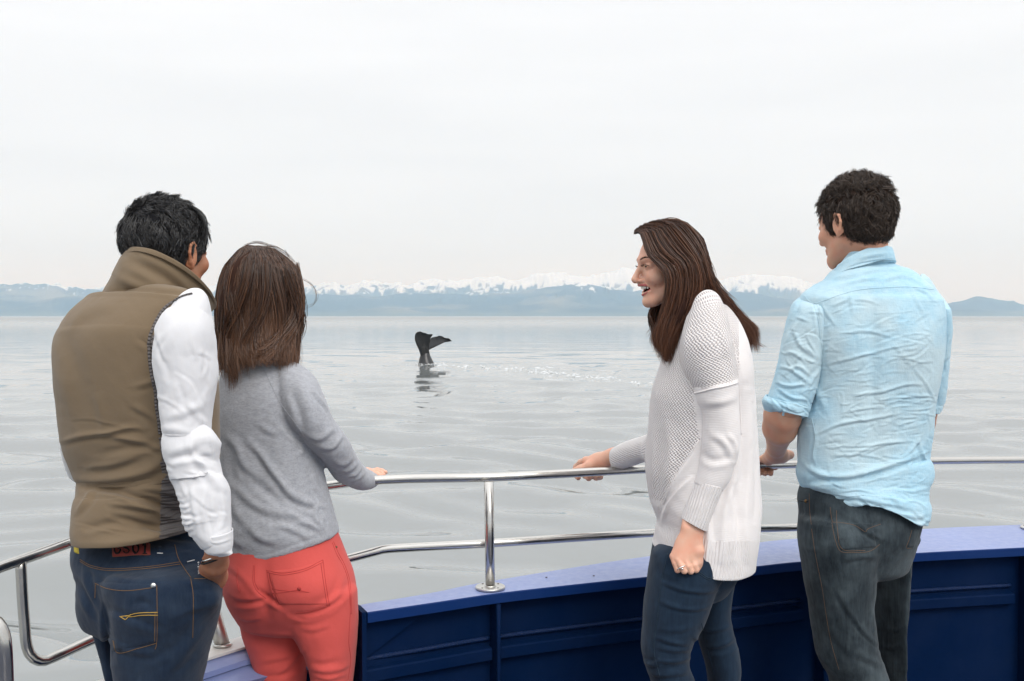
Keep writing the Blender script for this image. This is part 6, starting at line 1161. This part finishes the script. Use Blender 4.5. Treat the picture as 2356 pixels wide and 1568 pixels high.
# ================================================================== man in the light blue shirt
def man_blue():
    r = thing('person', tuple(P(1960, 1900, 2.78) * (1, 1, 0)), 'man in a crumpled light blue shirt with rolled up sleeves', 'person')
    I_ = lambda x, y: (1708 + .3193 * x, 824.6 + .3193 * y); H_ = lambda x, y: (1708 + .3193 * x, 353.4 + .3193 * y); J_ = lambda x, y: (1708 + .3005 * x, 1096.7 + .3005 * y)
    Yl, Yr = 2.74, 2.84
    tr = [(612, 1925, 2060, .05), (626, 1905, 2088, .075), (645, 1888, 2122, .095), (662, 1864, 2148, .11), (682, 1842, 2164, .12), (705, 1836, 2174, .128), (755, 1838, 2178, .135), (816, 1845, 2174, .138), (870, 1850, 2166, .135), (920, 1846, 2156, .13), (984, 1836, 2149, .125), (1048, 1834, 2142, .122), (1070, 1834, 2150, .126), (1092, 1830, 2150, .13)]
    st = S(tr, Yl, Yr, .12) + [(1838, 1116, 2140, 1118, Yl, Yr, .136, .12), (1846, 1128, 2140, 1150, Yl, Yr, .142, .122), (1856, 1136, 2144, 1178, Yl, Yr, .146, .122), (1866, 1140, 2136, 1206, Yl, Yr, .148, .122)]
    t = loft(st, 260, 240, ends=('round', 'hem'), endlen=(.02, .02), p=.86)
    px, py = proj(t.v)
    low = np.clip((py - 1120) / 70, 0, 1); hem = np.interp(px, [1850, 1865, 1912, 1950, 1990, 2027, 2066, 2098, 2117, 2140], [0, .0, .004, .004, -.012, -.014, -.008, .000, .004, 0]); t.v[:, 2] -= hem * low * 1.4
    fs = [([I_(400, 720), I_(480, 790), I_(600, 850), I_(760, 855), I_(950, 810), I_(1200, 720), I_(1300, 690)], 7, .013), ([I_(460, 900), I_(560, 880), I_(760, 865), I_(1000, 830), I_(1180, 770)], 6, -.008), ([I_(470, 850), I_(500, 920), I_(620, 940)], 7, .006), ([I_(640, 700), I_(800, 690), I_(1000, 610), I_(1200, 600)], 4, .004), ([I_(690, 635), I_(900, 630), I_(1150, 600)], 3, .003), ([I_(540, 545), I_(700, 475), I_(900, 440), I_(1130, 400)], 4, .005), ([I_(730, 390), I_(900, 360), I_(1010, 355)], 3, .003), ([I_(800, 265), I_(1000, 240), I_(1180, 190), I_(1300, 190)], 4, .0045), ([I_(1000, 300), I_(1200, 280), I_(1380, 270)], 3, .004), ([I_(860, 700), I_(950, 650), I_(1090, 610)], 3, .0035), ([I_(840, 700), I_(950, 710), I_(1050, 745)], 3, .003), ([I_(1010, 700), I_(1150, 710), I_(1280, 590)], 3, .0035), ([I_(1180, 750), I_(1220, 650), I_(1270, 580)], 5, .005), ([I_(1260, 570), I_(1300, 700), I_(1360, 760)], 4, .005), ([I_(1080, 290), I_(1100, 450), I_(1095, 650)], 4, .0035), ([I_(1190, 0), I_(1195, 120), I_(1190, 210)], 3, .003), ([I_(1240, 80), I_(1320, 180), I_(1390, 310)], 3, .0035), ([I_(500, 180), I_(560, 280), I_(590, 370)], 8, .006), ([I_(510, 230), I_(500, 330), I_(480, 430)], 6, -.006), ([I_(520, 470), I_(530, 600), I_(510, 700), I_(540, 790)], 4, .004), ([I_(400, 500), I_(420, 640), I_(430, 760)], 8, .004),
          ([I_(640, 1010), I_(800, 1000), I_(950, 1030), I_(1100, 1060)], 5, .005), ([I_(700, 1100), I_(900, 1110), I_(1050, 1150), I_(1200, 1180)], 4, .006), ([I_(880, 1120), I_(1000, 1160), I_(1150, 1210)], 4, -.005), ([I_(1080, 990), I_(1130, 1060), I_(1200, 1080)], 5, .004), ([I_(1340, 940), I_(1200, 960), I_(1080, 950)], 5, .004), ([I_(560, 960), I_(600, 1000), I_(700, 1010)], 4, .003), ([I_(1150, 1120), I_(1250, 1150), I_(1340, 1120)], 5, .004), ([I_(1180, 1180), I_(1280, 1200), I_(1340, 1160)], 5, .004),
          ([H_(570, 1080), H_(620, 1170), H_(680, 1250)], 4, .0035), ([H_(770, 1000), H_(785, 1080), H_(800, 1160)], 4, .004), ([H_(640, 1100), H_(740, 1060), H_(780, 1020)], 4, .003), ([H_(800, 1050), H_(900, 1060), H_(980, 1090)], 3, .003), ([H_(1210, 970), H_(1250, 1060), H_(1300, 1140)], 3, .004), ([H_(1250, 970), H_(1330, 1010), H_(1380, 1060)], 3, .003), ([H_(560, 1500), H_(590, 1400), H_(600, 1300)], 7, -.004), ([H_(700, 1300), H_(900, 1280), H_(1100, 1330)], 4, .003), ([H_(600, 1520), H_(800, 1470), H_(1000, 1420), H_(1150, 1380)], 4, .0035), ([H_(1080, 1370), H_(1150, 1450), H_(1220, 1540)], 3, .004), ([H_(1130, 1220), H_(1180, 1250), H_(1190, 1500)], 4, .0025), ([H_(560, 930), H_(700, 890), H_(860, 870)], 6, .003), ([H_(700, 950), H_(850, 910), H_(980, 900)], 5, .003), ([H_(850, 860), H_(1000, 830), H_(1150, 830)], 5, .0025), ([H_(1000, 920), H_(1150, 880), H_(1280, 930)], 5, .003)]
    fs += rand_strokes(120, (1850, 690, 2150, 1110), (-12, 14), (22, 75), (1.6, 3.2), (.0010, .0026), 9) + rand_strokes(45, (1870, 700, 2150, 1100), (65, 22), (22, 60), (1.6, 3), (.0010, .0024), 10) + rand_strokes(70, (1960, 900, 2145, 1110), (-18, 25), (18, 50), (1.5, 2.6), (.001, .0028), 11) + rand_strokes(60, (1860, 1110, 2140, 1215), (14, 16), (20, 70), (1.8, 3.4), (.001, .0028), 12)
    bulges(t, [(1930, 780, 55, 70, .012), (2090, 780, 50, 70, .012), (2010, 850, 14, 160, -.010)]); folds(t, [(a_, b_, c_ * .8) for a_, b_, c_ in fs]); rumple(t, .003, .14, 51); rumple(t, .0010, .04, 52)
    # rolled sleeves
    sl = [(1866, 676, 1884, 680, .02), (1840, 690, 1898, 694, .055), (1820, 706, 1900, 720, .072), (1806, 752, 1902, 760, .075), (1796, 800, 1898, 812, .073), (1786, 850, 1889, 860, .070), (1774, 892, 1876, 905, .067), (1764, 918, 1866, 932, .064), (1762, 932, 1858, 952, .062)]
    s1 = loft([(a, b, c, d, 2.73, 2.76, q, q) for a, b, c, d, q in sl], 130, 120, ends=('round', 'round'), endlen=(.005, .01), p=.95)
    fs = [([H_(300, 1270), H_(360, 1160), H_(400, 1060)], 4, .003), ([H_(280, 1400), H_(350, 1300), H_(430, 1180)], 4, .003), ([H_(290, 1440), H_(380, 1440), H_(450, 1500)], 4, .004), ([I_(250, 60), I_(350, 80), I_(480, 180)], 4, .005), ([I_(240, 170), I_(330, 200), I_(460, 190)], 4, .005), ([I_(260, 220), I_(350, 280), I_(470, 300)], 4, .005), ([I_(300, 120), I_(400, 60), I_(500, 130)], 4, .004), ([I_(560, 80), I_(500, 160), I_(480, 240)], 5, .005), ([H_(380, 1180), H_(420, 1190), H_(470, 1210)], 3, .003), ([H_(360, 1250), H_(420, 1380), H_(540, 1470)], 5, .004), ([H_(520, 1090), H_(545, 1200), H_(560, 1350), H_(572, 1500)], 4, -.004)]
    fs += rand_strokes(40, (1800, 700, 1890, 940), (20, 35), (18, 60), (1.8, 3.2), (.001, .0026), 13)
    folds(s1, fs); rumple(s1, .002, .06, 53)
    s2 = loft([(2120, 660, 2160, 676, 2.90, 2.90, .05, .05), (2126, 700, 2186, 700, 2.92, 2.92, .06, .06), (2130, 752, 2192, 752, 2.93, 2.93, .06, .06), (2128, 800, 2188, 800, 2.94, 2.94, .058, .058), (2122, 850, 2184, 850, 2.95, 2.95, .056, .056), (2118, 904, 2178, 904, 2.96, 2.96, .054, .054), (2116, 930, 2168, 930, 2.97, 2.97, .052, .052)], 70, 70, ends=('round', 'round'), endlen=(.05, .01), p=.95)
    folds(s2, rand_strokes(16, (2140, 700, 2190, 940), (75, 25), (25, 60), (2, 3), (.001, .003), 15)); rumple(s2, .0015, .05, 54)
    sh = build('shirt', [t, s1, s2], M['linen'].m, r); ts = bvh([t, s1])
    c1 = loft([(1760, 914, 1868, 928, 2.728, 2.762, .067, .067), (1754, 920, 1866, 938, 2.728, 2.762, .070, .070), (1753, 928, 1862, 950, 2.728, 2.762, .070, .070), (1760, 942, 1858, 964, 2.73, 2.762, .066, .066), (1778, 955, 1850, 968, 2.73, 2.76, .060, .060)], 40, 110, ends=('hem', 'hem'), p=.95)
    folds(c1, [([I_(200, 250), I_(280, 350), I_(400, 400), I_(470, 370)], 3, -.003), ([I_(170, 300), I_(290, 400), I_(400, 430), I_(460, 410)], 3, .0025), ([I_(290, 330), I_(300, 380), I_(290, 430)], 3, .004)] + rand_strokes(14, (1756, 915, 1860, 965), (30, 20), (14, 40), (1.5, 2.5), (.001, .003), 16)); rumple(c1, .002, .03, 55)
    build('rolled_cuff', c1, M['linen'].m, r, parent=sh)
    c2 = loft([(2112, 924, 2172, 924, 2.97, 2.97, .055, .055), (2114, 936, 2170, 936, 2.97, 2.97, .057, .057), (2116, 947, 2164, 947, 2.97, 2.97, .054, .054)], 24, 60, ends=('hem', 'hem')); rumple(c2, .003, .02, 56); build('rolled_cuff', c2, M['linen'].m, r, parent=sh)
    build_each('seam', stitch(ts, [[H_(440, 1022), H_(520, 1078), H_(700, 1020), H_(830, 985), H_(980, 970), H_(1200, 962), H_(1400, 985)], [H_(512, 1080), H_(545, 1180), H_(560, 1300), H_(575, 1420), H_(578, 1540)], [I_(500, 430), I_(525, 560), I_(510, 700)]], .0010, .0002), M['linen'].m, r, parent=sh)
    # collar
    co = loft([(1899, 640, 2064, 612, 2.74, 2.84, .085, .07, 0.0), (1905, 628, 2061, 606, 2.75, 2.84, .092, .07, .1), (1912, 620, 2056, 600, 2.76, 2.84, .09, .07, .2), (1921, 612, 2046, 588, 2.77, 2.83, .082, .065, .30), (1930, 606, 2038, 578, 2.78, 2.83, .076, .062, .36)], 60, 120, ends=('flat', 'hem'), p=.95)
    folds(co, [([H_(730, 850), H_(820, 805), H_(950, 780), H_(1090, 768)], 2.5, -.004), ([H_(830, 760), H_(920, 735), H_(1030, 720)], 5, .003)]); rumple(co, .0012, .05, 57); build('collar', co, M['linen'].m, r, parent=sh)
    # jeans
    pel = loft(S([(1105, 1850, 2130, .12), (1145, 1835, 2126, .125), (1190, 1836, 2124, .13), (1247, 1834, 2108, .13), (1292, 1842, 2094, .12)], Yl, Yr, .12), 100, 180, ends=('round', 'round'), endlen=(.02, .05), p=.86)
    ll = [(1200, 1836, 2030, .10), (1244, 1834, 2030, .11), (1292, 1841, 2021, .11), (1345, 1849, 2016, .105), (1397, 1858, 2012, .10), (1451, 1866, 2018, .098), (1502, 1874, 2028, .095), (1535, 1888, 2040, .092), (1568, 1905, 2051, .09), (1640, 1918, 2058, .088), (1720, 1925, 2058, .082), (1800, 1930, 2052, .078), (1880, 1934, 2048, .075), (1945, 1936, 2046, .075)]
    rl = [(1230, 2000, 2118, .09), (1256, 2004, 2101, .09), (1292, 2006, 2092, .09), (1367, 2004, 2087, .088), (1412, 2004, 2081, .086), (1457, 2006, 2075, .084), (1517, 2010, 2073, .082), (1568, 2012, 2066, .08), (1640, 2000, 2080, .078), (1720, 1995, 2086, .076), (1800, 1992, 2086, .074), (1900, 1990, 2084, .072)]
    lleg = loft(S(ll, 2.72, 2.76, .1), 150, 130, ends=('round', 'hem'), p=.92); rleg = loft(S(rl, 2.90, 2.94, .1), 110, 80, ends=('round', 'hem'), p=.92)
    bulges(pel, [(1950, 1240, 70, 60, .020), (2070, 1240, 40, 50, .010)]); bulges(lleg, [(1960, 1260, 60, 50, .014)])
    fj = [([J_(720, 850), J_(800, 1000), J_(900, 1150), J_(1020, 1290)], 7, .006), ([J_(820, 1050), J_(900, 1190), J_(1050, 1330)], 4, -.004), ([J_(780, 640), J_(900, 610), J_(1030, 620)], 7, .005), ([J_(860, 330), J_(950, 420), J_(1060, 480)], 6, .008), ([J_(940, 430), J_(1000, 380), J_(1060, 360)], 6, -.006), ([J_(560, 1350), J_(640, 1420), J_(700, 1500)], 8, .005), ([J_(860, 1350), J_(980, 1400), J_(1090, 1460)], 8, .005), ([J_(430, 540), J_(520, 560), J_(600, 560)], 6, .002), ([J_(980, 1000), J_(1010, 1100), J_(1020, 1200)], 6, .003), ([J_(1080, 1300), J_(1150, 1310), J_(1210, 1290)], 5, .004), ([J_(1100, 1160), J_(1160, 1180), J_(1220, 1150)], 5, .003), ([J_(640, 1100), J_(740, 1250), J_(860, 1400)], 10, .003)]
    jn = union([pel, lleg, rleg]); folds(jn, fj); rumple(jn, .002, .09, 58); rumple(jn, .0008, .03, 59)
    je = build('jeans', jn, M['jeans_b'].m, r); tj = bvh(jn)
    pk = patch(tj, [J_(680, 345), J_(1000, 352), J_(1035, 545), J_(752, 572)], 26, 20, .0025); build('back_pocket', pk, M['jeans_b'].m, r, parent=je)
    pk2 = patch(tj, [J_(1300, 400), J_(1362, 400), J_(1312, 548), J_(1258, 545)], 12, 14, .0025); build('back_pocket', pk2, M['jeans_b'].m, r, parent=je); tp = bvh([jn, pk, pk2])
    build('stitching', stitch(tp, [[J_(685, 350), J_(760, 355), J_(860, 375), J_(940, 425)], [J_(945, 425), J_(965, 400), J_(1060, 365)], [J_(685, 355), J_(710, 480), J_(752, 572), J_(850, 582), J_(940, 580), J_(1000, 560), J_(1050, 520)], [J_(720, 260), J_(728, 400), J_(765, 555), J_(940, 568)], [J_(672, 235), J_(680, 300), J_(690, 350)], [J_(512, 130), J_(515, 250), J_(528, 370)], [J_(530, 400), J_(560, 600), J_(610, 850), J_(640, 1050), J_(680, 1270), J_(740, 1480)], [J_(1298, 410), J_(1278, 480), J_(1256, 545), J_(1295, 550)]], .0006, .0003), M['thread_brown'].m, r, parent=je)
    po = loft([(1833, 1143, 1864, 1154, 2.70, 2.70, .03, .03), (1834, 1150, 1864, 1160, 2.70, 2.70, .031, .031)], 8, 30, ends=('flat', 'flat')); 
    rv = cast(tp, *J_(490, 188), .002)
    if rv is not None: build('rivet', tube([rv, rv + (0, -.002, 0)], .0045, 10), M['thread_orange'].m, r, parent=je)
    build('pocket_edge', stitch(tp, [[J_(425, 172), J_(450, 186), J_(480, 190), J_(508, 188)]], .0022, .0005), M['jeans_b'].m, r, parent=je)
    hd = Head(1964, 514, 2.79, 34, 7, 0, .99, neck=P(1990, 625, 2.83), neck_r=.054)
    # near forearm and hand resting on the rail
    F = Field(); 
    F.cap(P(1808, 925, 2.755), P(1801, 955, 2.765), .044, .048).cap(P(1801, 955, 2.765), P(1795, 985, 2.80), .048, .045, .02).cap(P(1794, 985, 2.80), P(1787, 1030, 2.93), .044, .0275, .02).cap(P(1787, 1030, 2.93), P(1784, 1044, 2.98), .0265, .0265, .01)
    F.cap(P(1784, 1044, 2.98), P(1768, 1056, 3.055), .026, .021, .015).cap(P(1796, 1046, 2.99), P(1800, 1054, 3.04), .022, .017, .02)
    F.chain([P(1800, 1050, 3.02), P(1812, 1047, 3.045), P(1817, 1047, 3.06), P(1806, 1056, 3.085)], [.018, .0135, .0115, .009], .01)
    for x0, x1, Yk in ((1752, 1746, 3.10), (1761, 1759, 3.10), (1772, 1772, 3.10), (1783, 1784, 3.10)):
        F.chain([P(x0 + 4, 1056, 3.06), P(x0, 1058, 3.11), P(x1 + 1, 1072, 3.13), P(x1, 1086, 3.115), P(x1 + 1, 1090, 3.09)] if x0 < 1780 else [P(x0, 1056, 3.06), P(x0, 1058, 3.11), P(x1, 1070, 3.125), P(x1, 1076, 3.12)], [.012, .011, .010, .0095, .0085] if x0 < 1780 else [.012, .011, .010, .009], .005)
    h1 = hand_part(F, h=.0022)
    hid = [body(S(tr[3:], Yl, Yr, .12)), body(S(ll, 2.72, 2.76, .1)), body(S(rl, 2.9, 2.94, .1)), body([(a, b, c, d, 2.73, 2.76, q, q) for a, b, c, d, q in sl[1:]], shrink=.72), body([(2120, 900, 2172, 900, 2.96, 2.96, .045, .045), (2112, 946, 2160, 946, 2.98, 2.98, .045, .045), (2100, 985, 2150, 965, 3.06, 3.06, .04, .04), (2090, 1010, 2130, 985, 3.15, 3.15, .03, .03)], shrink=.85)]
    build('body', [hd.part, h1] + hid, M['skin_tan'].m, r)
    def mask(q):
        x, y, z = q.T
        line = np.interp(y, [-.12, -.02, -.012, 0.012, .016, .034, .05, .09], [-.088, -.066, -.028, .000, -.040, -.025, .045, .07]); return z > line
    def flow(p, rs):
        x, y, z = p; n = nrm((p - (0, -.018, .03))[None])[0]
        if z > .065: return n * .9 + np.array((rs.normal(0, .8), .1 + rs.normal(0, .7), .5 + rs.normal(0, .3)))
        return np.array((rs.normal(0, .45), rs.normal(-.1, .35), -.75 + rs.normal(0, .45))) + n * .25
    cp, G = short_hair(hd, mask, flow, 11000, .038, .6, .35, 8, 77, hug=.009, cap_r=.0115, cap_noise=.006)
    # keep the nape and sideburns short
    hs = strands('hair', G, None, r, (.00045, .0009), 4); cp.mi = 1; build('hair', [cp, hs], [M['hair_dark'].m, M['scalp_dark'].m], r)
    for c_, a in (((P(1992, 1000, 2.76)[0], 2.80, 0), .2), ((P(2040, 1000, 2.94)[0], 2.98, 0), 0)): shoe(r, c_, a)
man_blue()
